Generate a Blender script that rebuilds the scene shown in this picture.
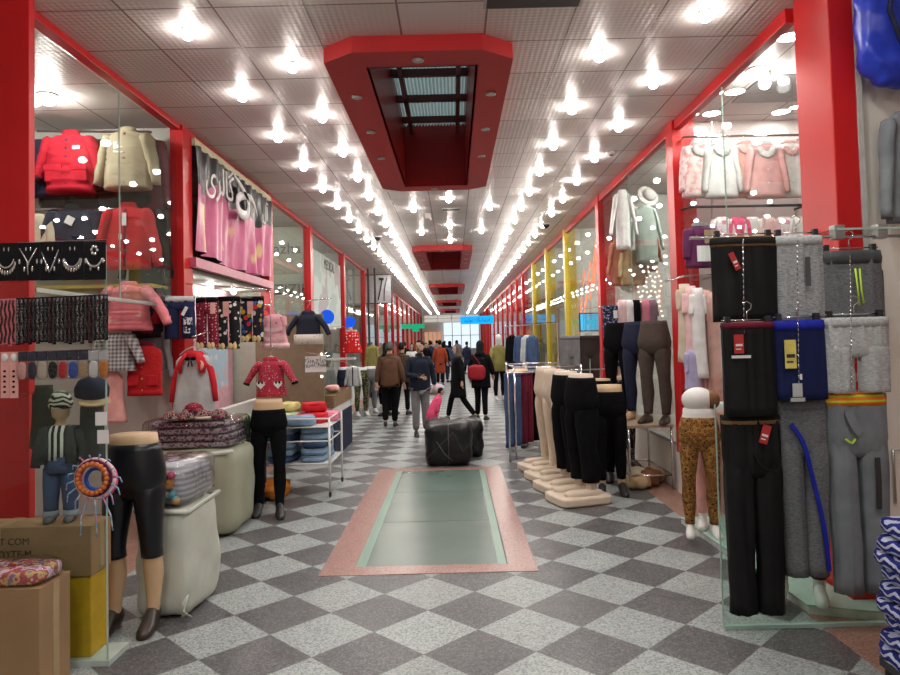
import bpy, math, random
from math import sin, cos, pi, radians, sqrt
from mathutils import Vector, Matrix, noise
random.seed(7)
S = bpy.context.scene
COL = S.collection
for _o in list(bpy.data.objects): bpy.data.objects.remove(_o)

# ---------------------------------------------------------------- camera
FPX, ROLL, PITCH, CX, CY, EYE = 690.0, radians(1.4), radians(2.2), 453.0, 313.5, 1.65
_F = Vector((0, cos(PITCH), sin(PITCH))); _R0 = Vector((1, 0, 0)); _U0 = Vector((0, -sin(PITCH), cos(PITCH)))
_R = _R0*cos(ROLL) - _U0*sin(ROLL); _U = _R0*sin(ROLL) + _U0*cos(ROLL)
cd = bpy.data.cameras.new('camera'); cam = bpy.data.objects.new('camera', cd); COL.objects.link(cam)
cd.sensor_width = 36; cd.lens = FPX/900*36; cd.clip_start = .05; cd.clip_end = 200
cd.shift_x = -(CX-450)/900; cd.shift_y = -(337.5-CY)/900
cam.matrix_world = Matrix(((_R.x, _U.x, -_F.x, 0), (_R.y, _U.y, -_F.y, 0), (_R.z, _U.z, -_F.z, EYE), (0, 0, 0, 1)))
S.camera = cam

# ---------------------------------------------------------------- world, exposure
w = bpy.data.worlds.new('world'); S.world = w; w.use_nodes = True
w.node_tree.nodes['Background'].inputs[0].default_value = (.75, .85, 1, 1)
w.node_tree.nodes['Background'].inputs[1].default_value = 2.6
S.view_settings.view_transform = 'Standard'; S.view_settings.look = 'None'
S.view_settings.exposure = -0.5; S.view_settings.gamma = 1.0
LAMP = 150.0          # emission of one ceiling bulb
SHOPLAMP = 420.0      # emission of a lamp inside a shop
SPOT = 29.0          # watts thrown down by one ceiling lamp
DOWN = 150.0          # recessed downlights
cy = S.cycles
cy.max_bounces = 7; cy.diffuse_bounces = 4; cy.glossy_bounces = 3; cy.transmission_bounces = 4; cy.transparent_max_bounces = 16
cy.sample_clamp_indirect = 4; cy.caustics_reflective = False; cy.caustics_refractive = False
cy.use_denoising = True

# pixel of the 900x675 frame -> point of the place, on a floor level, a depth or a wall plane (used to measure the layout)
def _ray(x, y): return _R*((x-CX)/FPX) - _U*((y-CY)/FPX) + _F
_O = Vector((0, 0, EYE))
def onz(x, y, z=0.0):
    d = _ray(x, y); return _O + d*((z-EYE)/d.z)
def ony(x, y, Y):
    d = _ray(x, y); return _O + d*(Y/d.y)
def onx(x, y, X):
    d = _ray(x, y); return _O + d*(X/d.x)

# ---------------------------------------------------------------- materials
def _nt(name):
    m = bpy.data.materials.new(name); m.use_nodes = True
    nt = m.node_tree; return m, nt, nt.nodes['Principled BSDF']
def N(nt, t, **kw):
    n = nt.nodes.new(t)
    for k, v in kw.items(): setattr(n, k, v)
    return n
def rgb(c): return (c[0], c[1], c[2], 1)
def ocoord(nt, scale=(1, 1, 1), loc=(0, 0, 0), rot=(0, 0, 0)):
    tc = N(nt, 'ShaderNodeTexCoord'); mp = N(nt, 'ShaderNodeMapping')
    mp.inputs['Scale'].default_value = scale; mp.inputs['Location'].default_value = loc; mp.inputs['Rotation'].default_value = rot
    nt.links.new(tc.outputs['Object'], mp.inputs['Vector']); return mp.outputs['Vector']
def ramp(nt, fac, stops, const=False):
    r = N(nt, 'ShaderNodeValToRGB'); cr = r.color_ramp
    if const: cr.interpolation = 'CONSTANT'
    while len(cr.elements) < len(stops): cr.elements.new(.5)
    for e, (p, c) in zip(cr.elements, stops): e.position = p; e.color = rgb(c)
    nt.links.new(fac, r.inputs[0]); return r.outputs[0]
def math_(nt, op, a, b=None, c=None):
    n = N(nt, 'ShaderNodeMath', operation=op)
    for i, v in enumerate((a, b, c)):
        if v is None: continue
        if isinstance(v, (int, float)): n.inputs[i].default_value = v
        else: nt.links.new(v, n.inputs[i])
    return n.outputs[0]
def mixc(nt, fac, a, b):
    n = N(nt, 'ShaderNodeMix', data_type='RGBA')
    if isinstance(fac, (int, float)): n.inputs[0].default_value = fac
    else: nt.links.new(fac, n.inputs[0])
    for i, v in ((6, a), (7, b)):
        if isinstance(v, tuple): n.inputs[i].default_value = rgb(v)
        else: nt.links.new(v, n.inputs[i])
    return n.outputs[2]
def addbump(nt, bs, height, strength=.3, dist=.01):
    b = N(nt, 'ShaderNodeBump'); b.inputs['Strength'].default_value = strength; b.inputs['Distance'].default_value = dist
    nt.links.new(height, b.inputs['Height']); nt.links.new(b.outputs[0], bs.inputs['Normal'])
def noise_(nt, vec, scale, detail=3, rough=.5):
    n = N(nt, 'ShaderNodeTexNoise'); n.inputs['Scale'].default_value = scale; n.inputs['Detail'].default_value = detail; n.inputs['Roughness'].default_value = rough
    nt.links.new(vec, n.inputs['Vector']); return n.outputs['Fac']
def sc(c, k): return tuple(min(1, x*k) for x in c)
_M = {}
def mat(name, col, rough=.55, metal=0., var=.12, vscale=14, bump=0., bscale=60, spec=.5, coat=0., sheen=0.):
    """plain colour with a little wear; kept by name"""
    if name in _M: return _M[name]
    m, nt, bs = _nt(name)
    bs.inputs['Roughness'].default_value = rough; bs.inputs['Metallic'].default_value = metal
    bs.inputs['Specular IOR Level'].default_value = spec; bs.inputs['Coat Weight'].default_value = coat; bs.inputs['Sheen Weight'].default_value = sheen
    v = ocoord(nt); f = noise_(nt, v, vscale)
    nt.links.new(ramp(nt, f, [(.3, sc(col, 1-var)), (.7, sc(col, 1+var))]), bs.inputs['Base Color'])
    if bump: addbump(nt, bs, noise_(nt, v, bscale, 4), bump)
    _M[name] = m; return m
def cloth(name, col, var=.15, bump=.35, bscale=30, rough=.85):
    return mat(name, col, rough, var=var, vscale=9, bump=bump, bscale=bscale, spec=.2)
def emit(name, col, strength):
    if name in _M: return _M[name]
    m = bpy.data.materials.new(name); m.use_nodes = True; nt = m.node_tree; nt.nodes.clear()
    e = N(nt, 'ShaderNodeEmission'); o = N(nt, 'ShaderNodeOutputMaterial')
    e.inputs[0].default_value = rgb(col); e.inputs[1].default_value = strength; nt.links.new(e.outputs[0], o.inputs[0])
    _M[name] = m; return m
def glassmat(name, tint=(.93, .97, .95), refl=1.0, rough=.01, wrinkle=0.):
    if name in _M: return _M[name]
    m = bpy.data.materials.new(name); m.use_nodes = True; nt = m.node_tree; nt.nodes.clear()
    t = N(nt, 'ShaderNodeBsdfTransparent'); t.inputs[0].default_value = rgb(tint)
    g = N(nt, 'ShaderNodeBsdfGlossy'); g.inputs['Roughness'].default_value = rough
    fr = N(nt, 'ShaderNodeLayerWeight'); fr.inputs[0].default_value = .5
    mx = N(nt, 'ShaderNodeMixShader'); o = N(nt, 'ShaderNodeOutputMaterial')
    f5 = math_(nt, 'ADD', math_(nt, 'MULTIPLY', math_(nt, 'POWER', fr.outputs['Facing'], 4.0), .75), .04)
    cl = math_(nt, 'MULTIPLY', f5, refl); cl.node.use_clamp = True
    nt.links.new(cl, mx.inputs[0])
    nt.links.new(t.outputs[0], mx.inputs[1]); nt.links.new(g.outputs[0], mx.inputs[2]); nt.links.new(mx.outputs[0], o.inputs[0])
    if wrinkle:
        b = N(nt, 'ShaderNodeBump'); b.inputs['Strength'].default_value = wrinkle; b.inputs['Distance'].default_value = .02
        nt.links.new(noise_(nt, ocoord(nt), 22, 3), b.inputs['Height'])
        nt.links.new(b.outputs[0], g.inputs['Normal']); nt.links.new(b.outputs[0], fr.inputs['Normal'])
    _M[name] = m; return m
def pattern(name, kind, cols, scale=30, size=.3, rough=.8, bump=.2):
    """printed cloth: dots, flowers, stripes, check, camo, leopard, heather, zebra, floral"""
    if name in _M: return _M[name]
    m, nt, bs = _nt(name); bs.inputs['Roughness'].default_value = rough; bs.inputs['Specular IOR Level'].default_value = .25
    v = ocoord(nt)
    if kind in ('dots', 'flowers'):
        tx = N(nt, 'ShaderNodeTexVoronoi'); tx.inputs['Scale'].default_value = scale; tx.inputs['Randomness'].default_value = .45 if kind == 'dots' else .8
        nt.links.new(v, tx.inputs['Vector'])
        c = ramp(nt, tx.outputs['Distance'], [(0, cols[1]), (size, cols[0])], True)
        if len(cols) > 2:
            hue = ramp(nt, math_(nt, 'FRACT', math_(nt, 'MULTIPLY', N_sep(nt, tx.outputs['Color']), 3.7)), [(i/(len(cols)-1), cc) for i, cc in enumerate(cols[1:])], True)
            c = mixc(nt, math_(nt, 'LESS_THAN', tx.outputs['Distance'], size), cols[0], hue)
    elif kind in ('stripes', 'vstripes'):
        sx = N(nt, 'ShaderNodeSeparateXYZ'); nt.links.new(v, sx.inputs[0])
        src = sx.outputs[2] if kind == 'stripes' else sx.outputs[0]
        c = ramp(nt, math_(nt, 'FRACT', math_(nt, 'MULTIPLY', src, scale)), [(0, cols[0]), (size, cols[1])], True)
    elif kind == 'check':
        sx = N(nt, 'ShaderNodeSeparateXYZ'); nt.links.new(v, sx.inputs[0])
        a = math_(nt, 'GREATER_THAN', math_(nt, 'FRACT', math_(nt, 'MULTIPLY', sx.outputs[0], scale)), .5)
        b = math_(nt, 'GREATER_THAN', math_(nt, 'FRACT', math_(nt, 'MULTIPLY', sx.outputs[2], scale)), .5)
        c = ramp(nt, math_(nt, 'MULTIPLY', math_(nt, 'ADD', a, b), .5), [(0, cols[0]), (.25, sc(tuple((x+y)/2 for x, y in zip(cols[0], cols[1])), 1)), (.75, cols[1])], True)
    elif kind == 'camo':
        f = noise_(nt, v, scale, 1.5); k = len(cols)
        c = ramp(nt, f, [(.32+.36*i/k if i else 0, cc) for i, cc in enumerate(cols)], True)
    elif kind == 'leopard':
        tx = N(nt, 'ShaderNodeTexVoronoi', feature='F1'); tx.inputs['Scale'].default_value = scale; nt.links.new(v, tx.inputs['Vector'])
        c = ramp(nt, tx.outputs['Distance'], [(0, cols[0]), (.2, cols[1]), (.38, cols[2]), (.55, cols[1])], True)
    elif kind == 'heather':
        mp = ocoord(nt, (1, 1, 5)); c = ramp(nt, noise_(nt, mp, scale, 6, .75), [(.34, cols[0]), (.64, cols[1])])
    elif kind == 'zebra':
        tx = N(nt, 'ShaderNodeTexWave'); tx.bands_direction = 'Z'; tx.inputs['Scale'].default_value = scale; tx.inputs['Distortion'].default_value = 9; tx.inputs['Detail'].default_value = 1.5; tx.inputs['Detail Scale'].default_value = 1.2
        nt.links.new(v, tx.inputs['Vector']); c = ramp(nt, tx.outputs['Fac'], [(0, cols[0]), (size, cols[1])], True)
    else:
        f = noise_(nt, v, scale, 2); k = len(cols)
        c = ramp(nt, f, [(.3+.4*i/k if i else 0, cc) for i, cc in enumerate(cols)], True)
    nt.links.new(c, bs.inputs['Base Color'])
    if bump: addbump(nt, bs, noise_(nt, v, 30, 4), bump)
    _M[name] = m; return m
def N_sep(nt, col):
    s = N(nt, 'ShaderNodeSeparateColor'); nt.links.new(col, s.inputs[0]); return s.outputs[0]

# ---------------------------------------------------------------- mesh builder
class B:
    def __init__(s): s.v = []; s.f = []; s.M = Matrix.Identity(4)
    def at(s, loc=(0, 0, 0), rot=(0, 0, 0), scale=(1, 1, 1)):
        from mathutils import Euler
        s.M = Matrix.Translation(loc) @ Euler(rot).to_matrix().to_4x4() @ Matrix.Diagonal((*scale, 1)); return s
    def add(s, vs, fs):
        k = len(s.v); s.v += [tuple(s.M @ Vector(p)) for p in vs]; s.f += [tuple(i+k for i in f) for f in fs]; return s
    def box(s, x0, x1, y0, y1, z0, z1):
        return s.add([(x0, y0, z0), (x1, y0, z0), (x1, y1, z0), (x0, y1, z0), (x0, y0, z1), (x1, y0, z1), (x1, y1, z1), (x0, y1, z1)],
                     [(0, 3, 2, 1), (4, 5, 6, 7), (0, 1, 5, 4), (1, 2, 6, 5), (2, 3, 7, 6), (3, 0, 4, 7)])
    def loft(s, rings, caps=True):
        n = len(rings[0]); vs = [p for r in rings for p in r]; fs = []
        for i in range(len(rings)-1):
            for j in range(n):
                a = i*n+j; b = i*n+(j+1) % n; fs.append((a, b, b+n, a+n))
        if caps: fs.append(tuple(range(n))[::-1]); fs.append(tuple(range((len(rings)-1)*n, len(rings)*n)))
        return s.add(vs, fs)
    def tube(s, pts, r, n=8, caps=True, flat=1.0):
        pts = [Vector(p) for p in pts]; rr = r if isinstance(r, (list, tuple)) else [r]*len(pts); rings = []
        up = Vector((0, 0, 1)); prev = None
        for i, p in enumerate(pts):
            t = (pts[min(i+1, len(pts)-1)]-pts[max(i-1, 0)])
            if t.length < 1e-9: t = Vector((0, 0, 1))
            t.normalize()
            if prev is None:
                a = t.cross(up)
                if a.length < .05: a = t.cross(Vector((1, 0, 0)))
            else: a = prev - t*prev.dot(t)
            a.normalize(); prev = a; b = t.cross(a)
            rings.append([p + a*(rr[i]*cos(2*pi*j/n)) + b*(rr[i]*flat*sin(2*pi*j/n)) for j in range(n)])
        return s.loft(rings, caps)
    def lathe(s, prof, n=16, c=(0, 0, 0)):
        return s.loft([[(c[0]+r*cos(2*pi*j/n), c[1]+r*sin(2*pi*j/n), c[2]+z) for j in range(n)] for r, z in prof])
    def prism(s, poly, y0, y1):
        n = len(poly); vs = [(x, y0, z) for x, z in poly]+[(x, y1, z) for x, z in poly]
        fs = [tuple(range(n)), tuple(range(n, 2*n))[::-1]]+[(i, i+n, (i+1) % n+n, (i+1) % n) for i in range(n)]
        return s.add(vs, fs)
    def prismz(s, poly, z0, z1):
        n = len(poly); vs = [(x, y, z0) for x, y in poly]+[(x, y, z1) for x, y in poly]
        fs = [tuple(range(n))[::-1], tuple(range(n, 2*n))]+[(i, (i+1) % n, (i+1) % n+n, i+n) for i in range(n)]
        return s.add(vs, fs)
    def ball(s, c, r, n=12, m=8):
        if not isinstance(r, (list, tuple)): r = (r, r, r)
        rings = []
        for i in range(m+1):
            a = -pi/2+pi*i/m; k = max(cos(a), .02)
            rings.append([(c[0]+r[0]*k*cos(2*pi*j/n), c[1]+r[1]*k*sin(2*pi*j/n), c[2]+r[2]*sin(a)) for j in range(n)])
        return s.loft(rings)
    def grid(s, fn, nu, nv):
        vs = [fn(i/nu, j/nv) for j in range(nv+1) for i in range(nu+1)]
        return s.add(vs, [(j*(nu+1)+i, j*(nu+1)+i+1, (j+1)*(nu+1)+i+1, (j+1)*(nu+1)+i) for j in range(nv) for i in range(nu)])
    def torus(s, c, R, r, n=20, m=8, axis='y', arc=2*pi):
        pts = []
        for i in range(n+1):
            a = arc*i/n
            q = {'y': (R*cos(a), 0, R*sin(a)), 'z': (R*cos(a), R*sin(a), 0), 'x': (0, R*cos(a), R*sin(a))}[axis]
            pts.append((c[0]+q[0], c[1]+q[1], c[2]+q[2]))
        return s.tube(pts, r, m)
    def soft(s, sx, sy, sz, n=7, p=5.0, amp=.0, freq=4.0, seed=0, base=0.0):
        """a rounded, slightly lumpy block sitting on z=base"""
        vs = []; idx = {}; fs = []
        def vid(i, j, k):
            q = (i, j, k)
            if q not in idx:
                x, y, z = 2*i/n-1, 2*j/n-1, 2*k/n-1
                l = (abs(x)**p+abs(y)**p+abs(z)**p)**(1/p); q3 = Vector((x/l, y/l, z/l))
                d = amp*noise.noise(Vector((q3.x*sx*freq+seed*7, q3.y*sy*freq+seed*3, q3.z*sz*freq))) if amp else 0
                P = Vector((q3.x*sx/2, q3.y*sy/2, q3.z*sz/2)); nn = Vector((q3.x/sx, q3.y/sy, q3.z/sz)); nn.normalize()
                P += nn*d; P.z = max(P.z, -sz/2)
                idx[q] = len(vs); vs.append((P.x, P.y, P.z+sz/2+base))
            return idx[q]
        for a in range(n):
            for b in range(n):
                fs.append((vid(a, b, 0), vid(a, b+1, 0), vid(a+1, b+1, 0), vid(a+1, b, 0)))
                fs.append((vid(a, b, n), vid(a+1, b, n), vid(a+1, b+1, n), vid(a, b+1, n)))
                fs.append((vid(a, 0, b), vid(a+1, 0, b), vid(a+1, 0, b+1), vid(a, 0, b+1)))
                fs.append((vid(a, n, b), vid(a, n, b+1), vid(a+1, n, b+1), vid(a+1, n, b)))
                fs.append((vid(0, a, b), vid(0, a, b+1), vid(0, a+1, b+1), vid(0, a+1, b)))
                fs.append((vid(n, a, b), vid(n, a+1, b), vid(n, a+1, b+1), vid(n, a, b+1)))
        return s.add(vs, fs)
    def mesh_in(s, me):
        return s.add([tuple(v.co) for v in me.vertices], [tuple(p.vertices) for p in me.polygons])
    def build(s, name, m, parent=None, smooth=False, bevel=0, loc=None, rotz=0, sub=0):
        me = bpy.data.meshes.new(name); me.from_pydata(s.v, [], s.f); me.validate(); me.update()
        o = bpy.data.objects.new(name, me); COL.objects.link(o)
        if m: me.materials.append(m)
        if smooth: me.polygons.foreach_set('use_smooth', [True]*len(me.polygons))
        if parent: o.parent = parent
        if loc is not None: o.location = loc
        if rotz: o.rotation_euler.z = rotz
        if bevel:
            b = o.modifiers.new('bevel', 'BEVEL'); b.width = bevel; b.segments = 2; b.limit_method = 'ANGLE'
        if sub:
            b = o.modifiers.new('sub', 'SUBSURF'); b.levels = sub; b.render_levels = sub
        return o
def tag(o, label, cat, group=None):
    o['label'] = label; o['category'] = cat
    if group: o['group'] = group
    return o
def thing(name, label, cat, loc=(0, 0, 0), rotz=0, group=None, scale=1):
    o = bpy.data.objects.new(name, None); COL.objects.link(o); o.empty_display_size = .1
    o.location = loc; o.rotation_euler.z = rotz
    if scale != 1: o.scale = (scale,)*3
    return tag(o, label, cat, group)
def struct(o): o['kind'] = 'structure'; return o
def dup(o, loc=None, rotz=None, label=None):
    r = o.copy(); COL.objects.link(r)
    if loc is not None: r.location = loc
    if rotz is not None: r.rotation_euler.z = rotz
    if label: r['label'] = label
    for ch in list(o.children):
        c = ch.copy(); COL.objects.link(c); c.parent = r
        for g in list(ch.children):
            d = g.copy(); COL.objects.link(d); d.parent = c
    return r
def textmesh(body, size, depth=.002, rev=False):
    cu = bpy.data.curves.new('txt', 'FONT'); cu.body = body[::-1] if rev else body; cu.size = size; cu.extrude = depth; cu.align_x = 'CENTER'; cu.align_y = 'CENTER'; cu.resolution_u = 3
    o = bpy.data.objects.new('txt', cu); COL.objects.link(o)
    dg = bpy.context.evaluated_depsgraph_get(); me = bpy.data.meshes.new_from_object(o.evaluated_get(dg))
    bpy.data.objects.remove(o); return me
ORD = ['first', 'second', 'third', 'fourth', 'fifth', 'sixth', 'seventh', 'eighth', 'ninth', 'tenth', 'eleventh', 'twelfth', 'thirteenth', 'fourteenth', 'fifteenth', 'sixteenth', 'seventeenth', 'eighteenth', 'nineteenth', 'twentieth']
def nth(i):
    if i < 20: return ORD[i]
    t = {2: 'twenty', 3: 'thirty', 4: 'forty'}[(i+1)//10]; u = (i+1) % 10
    return t+'-'+ORD[u-1] if u else {3: 'thirtieth', 4: 'fortieth'}[(i+1)//10]

# common materials
RED = mat('red_paint', (.53, .012, .015), .34, var=.06, vscale=3, spec=.35)
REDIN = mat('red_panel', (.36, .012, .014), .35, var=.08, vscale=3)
CHROME = mat('chrome', (.75, .75, .77), .16, 1, var=.05)
WHITEP = mat('white_plastic', (.78, .78, .76), .35, var=.04)
BLACKP = mat('black_plastic', (.02, .02, .022), .4, var=.1)
GLASS = glassmat('clear_glass', refl=.7)
GLASSG = glassmat('green_glass', (.86, .95, .91))
EDGE = mat('glass_edge', (.45, .62, .55), .15, var=.05)
WRAP = glassmat('plastic_film', (.93, .93, .94), 2.2, .12, wrinkle=.8)
SKIN_T = mat('tan_mannequin', (.62, .42, .25), .45, var=.04)
SKIN_B = mat('beige_mannequin', (.66, .54, .42), .5, var=.05)
SKIN_W = mat('white_mannequin', (.8, .79, .76), .35, var=.03)
STEEL = mat('brushed_steel', (.5, .5, .5), .35, .9, var=.08)
PAPER = mat('white_paper', (.82, .82, .82), .7, var=.03)
INK = mat('black_ink', (.03, .03, .03), .6)
# ================================================================ the shell of the arcade
XL, XR, H, Y0, Y1 = -2.72, 2.35, 3.88, -5.0, 62.0
def floor_mat():
    m, nt, bs = _nt('checker_floor'); v = ocoord(nt)
    s = N(nt, 'ShaderNodeSeparateXYZ'); nt.links.new(v, s.inputs[0]); x, y = s.outputs[0], s.outputs[1]
    D = .592; a = math_(nt, 'SUBTRACT', x, -.79); b = math_(nt, 'SUBTRACT', y, 4.29)
    u = math_(nt, 'DIVIDE', math_(nt, 'ADD', a, b), D); q = math_(nt, 'DIVIDE', math_(nt, 'SUBTRACT', a, b), D)
    par = math_(nt, 'ABSOLUTE', math_(nt, 'FLOORED_MODULO', math_(nt, 'ADD', math_(nt, 'FLOOR', u), math_(nt, 'FLOOR', q)), 2.0))
    # one grey per tile
    cmb = N(nt, 'ShaderNodeCombineXYZ'); nt.links.new(math_(nt, 'FLOOR', u), cmb.inputs[0]); nt.links.new(math_(nt, 'FLOOR', q), cmb.inputs[1])
    wn = N(nt, 'ShaderNodeTexWhiteNoise', noise_dimensions='2D'); nt.links.new(cmb.outputs[0], wn.inputs['Vector'])
    vo = N(nt, 'ShaderNodeTexVoronoi'); vo.inputs['Scale'].default_value = 110; nt.links.new(v, vo.inputs['Vector'])
    chip = N_sep(nt, vo.outputs['Color'])
    dark = ramp(nt, chip, [(0, (.02, .021, .024)), (.55, (.06, .061, .066)), (1, (.17, .17, .175))])
    light = ramp(nt, chip, [(0, (.15, .17, .168)), (.35, (.32, .355, .35)), (1, (.51, .56, .55))])
    c = mixc(nt, par, dark, light)
    c = mixc(nt, math_(nt, 'MULTIPLY', wn.outputs[0], .25), c, (.16, .15, .15))
    c = mixc(nt, math_(nt, 'MULTIPLY', noise_(nt, v, 1.3, 4), .3), c, (.2, .19, .18))
    # joints
    def edge(t):
        f = math_(nt, 'ABSOLUTE', math_(nt, 'SUBTRACT', math_(nt, 'FRACT', t), .5)); return math_(nt, 'GREATER_THAN', f, .494)
    c = mixc(nt, math_(nt, 'MULTIPLY', math_(nt, 'MAXIMUM', edge(u), edge(q)), .6), c, (.12, .12, .115))
    # reddish border course along the shop fronts
    side = math_(nt, 'MAXIMUM', math_(nt, 'GREATER_THAN', x, 2.02), math_(nt, 'LESS_THAN', x, -2.42))
    pink = ramp(nt, chip, [(0, (.2, .1, .075)), (1, (.42, .24, .18))])
    c = mixc(nt, side, c, pink)
    nt.links.new(c, bs.inputs['Base Color'])
    nt.links.new(ramp(nt, noise_(nt, v, 2.2, 4), [(.3, (.3,)*3), (.75, (.5,)*3)]), bs.inputs['Roughness'])
    addbump(nt, bs, noise_(nt, v, 3.5, 2), .05, .02)
    return m
fl = struct(B().box(-6, 6, Y0, Y1, -.1, 0).build('floor', floor_mat()))

def ceil_mat():
    m, nt, bs = _nt('embossed_ceiling_tiles'); v = ocoord(nt)
    s = N(nt, 'ShaderNodeSeparateXYZ'); nt.links.new(v, s.inputs[0]); x, y = s.outputs[0], s.outputs[1]
    u = math_(nt, 'DIVIDE', math_(nt, 'SUBTRACT', x, -2.14), .605); q = math_(nt, 'DIVIDE', math_(nt, 'SUBTRACT', y, 4.47), .6275)
    def edge(t, k):
        f = math_(nt, 'ABSOLUTE', math_(nt, 'SUBTRACT', math_(nt, 'FRACT', t), .5)); return math_(nt, 'GREATER_THAN', f, k)
    e = math_(nt, 'MAXIMUM', edge(u, .488), edge(q, .488))
    cmb = N(nt, 'ShaderNodeCombineXYZ'); nt.links.new(math_(nt, 'FLOOR', u), cmb.inputs[0]); nt.links.new(math_(nt, 'FLOOR', q), cmb.inputs[1])
    wn = N(nt, 'ShaderNodeTexWhiteNoise', noise_dimensions='2D'); nt.links.new(cmb.outputs[0], wn.inputs['Vector'])
    base = ramp(nt, wn.outputs[0], [(0, (.64, .6, .585)), (1, (.74, .7, .685))])
    c = mixc(nt, e, base, (.2, .15, .14))
    nt.links.new(c, bs.inputs['Base Color']); bs.inputs['Roughness'].default_value = .38; bs.inputs['Specular IOR Level'].default_value = .6
    k = 2*pi/.06
    a = math_(nt, 'SINE', math_(nt, 'MULTIPLY', math_(nt, 'ADD', x, y), k*.7)); b = math_(nt, 'SINE', math_(nt, 'MULTIPLY', math_(nt, 'SUBTRACT', x, y), k*.7))
    h = math_(nt, 'SUBTRACT', math_(nt, 'MULTIPLY', a, b), math_(nt, 'MULTIPLY', e, 3.0))
    addbump(nt, bs, h, .2, .006)
    return m
CEIL = ceil_mat()
SKY = [(4.95+11.15*i, 9.65+11.15*i) for i in range(5)]           # the skylight shafts
SX0, SX1 = -.93, .5
cb = B(); cb.box(-6, SX0+.1, Y0, Y1, H, H+.1); cb.box(SX1-.1, 6, Y0, Y1, H, H+.1)
yy = Y0
for a, b in SKY:
    cb.box(SX0+.1, SX1-.1, yy, a+.1, H, H+.1); yy = b-.1
cb.box(SX0+.1, SX1-.1, yy, Y1, H, H+.1)
struct(cb.build('ceiling', CEIL))

def ceil_lit(): pass
PLASTER = mat('cream_plaster', (.86, .81, .73), .7, var=.05, vscale=3)
GREYW = mat('grey_wall', (.6, .6, .57), .6, var=.05, vscale=3)
PINKW = mat('pinkish_wall', (.72, .62, .62), .6, var=.04, vscale=3)
WHITEW = mat('white_wall', (.78, .79, .77), .6, var=.03)
BROWNW = mat('brown_board', (.2, .14, .085), .6, var=.1)
GREENW = mat('sage_board', (.42, .43, .36), .5, var=.05)
YELLOW = mat('yellow_paint', (.62, .45, .03), .35, var=.08)
struct(B().box(-5.6, -5.4, Y0, Y1, 0, H).build('wall_left', GREYW))
struct(B().box(5.4, 5.6, Y0, Y1, 0, H).build('wall_right', PINKW))
struct(B().box(-6, 6, Y0-.2, Y0, 0, H).build('wall_back', PLASTER))
struct(B().box(-6, 6, Y1, Y1+.2, 0, H).build('wall_front', GREYW))

tn = [0]
def trim(b, m, bevel=0):
    tn[0] += 1; o = b.build('trim_%d' % tn[0], m, bevel=bevel); return struct(o)
LP = [6.85, 10.05, 13.0, 17.0, 21.0, 24.5, 28, 31, 34, 37.5, 41, 45, 49, 54, 59]
RP = [7.1, 10.8, 14.1, 17.0, 19.9, 23, 25.3, 27.6, 30, 33, 36.5, 40, 44, 49, 54, 59]
trim(B().box(-3.5, ony(29, 150, 4.2).x, 4.2, 4.26, 0, H), RED, .004)
trim(B().box(XR, XR+.15, 4.17, 4.59, 0, H), RED, .006)
trim(B().box(XR+.15, XR+.18, 4.16, 4.2, 0, H), mat('grey_bead', (.5, .5, .48), .4))
for y in LP: trim(B().box(XL-.08, XL+.05, y, y+.24, 0, H), RED, .004)
for i, y in enumerate(RP):
    m = YELLOW if 2 <= i <= 4 else RED
    b = B().box(XR-.03, XR+.2, y, y+.22, .42 if i == 0 else 0, H)
    trim(b, m, .004)
trim(B().box(XR-.03, XR+.2, 7.1, 7.32, 0, .42), PLASTER)
trim(B().box(XR+.2, XR+.3, 7.12, 7.3, 0, .42), WHITEP)
# red rails at the top of both shop fronts
prev = 4.26
for y in LP[:9]:
    trim(B().box(XL-.06, XL+.03, prev, y, H-.055, H), RED, .004); prev = y+.24
prev = 4.68
for y in RP[:9]:
    trim(B().box(XR-.01, XR+.07, prev, y, H-.1, H), RED, .004); prev = y+.22
trim(B().box(XL-.06, XL+.03, LP[8], 60, H-.1, H), RED); trim(B().box(XR-.01, XR+.07, RP[8], 60, H-.1, H), RED)
# party walls between the shops, facing up the arcade
for i, y in enumerate(LP): struct(B().box(-5.4, XL-.08, y+.1, y+.2, 0, H).build('wall_left_party', GREYW if i != 1 else GREENW))
for i, y in enumerate(RP): struct(B().box(XR+.2, 5.4, y+.08, y+.18, 0, H).build('wall_right_party', PINKW if i == 0 else (WHITEW if i < 3 else GREYW)))
struct(B().box(XR+.15, 5.4, 4.22, 4.32, 0, H).build('wall_right_near', PLASTER))
# glass shop fronts: each window its own, with a steel joint between panes
wn_ = [0]
def window(x, y0, y1, z0, z1, panes=2, m=None):
    wn_[0] += 1
    r = bpy.data.objects.new('window_%d' % wn_[0], None); COL.objects.link(r); struct(r); r.location = (x, y0, z0)
    L = (y1-y0)/panes
    for i in range(panes):
        struct(B().box(-.004, .004, i*L+.003, (i+1)*L-.003, 0, z1-z0).build('pane', m or GLASS, r))
    for i in range(1, panes): struct(B().box(-.005, .005, i*L-.003, i*L+.003, 0, z1-z0).build('joint', EDGE, r))
    struct(B().box(-.02, .02, 0, y1-y0, -.03, 0).build('sill', STEEL, r))
    return r
window(XL-.02, 4.5, 6.85, 2.06, H-.1, 2)
window(XL-.02, 7.09, 10.05, 2.2, 2.75, 2)
window(XL-.02, 10.29, 13.0, 2.05, H-.1, 1)
for a, b in zip(LP[2:12], LP[3:13]): window(XL-.02, a+.24, b, .5, H-.1, 2)
window(XR+.02, 4.68, 7.1, .12, H-.1, 2)
for a, b in zip(RP[0:12], RP[1:13]): window(XR+.02, a+.22, b, .5, H-.1, 2)
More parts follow.
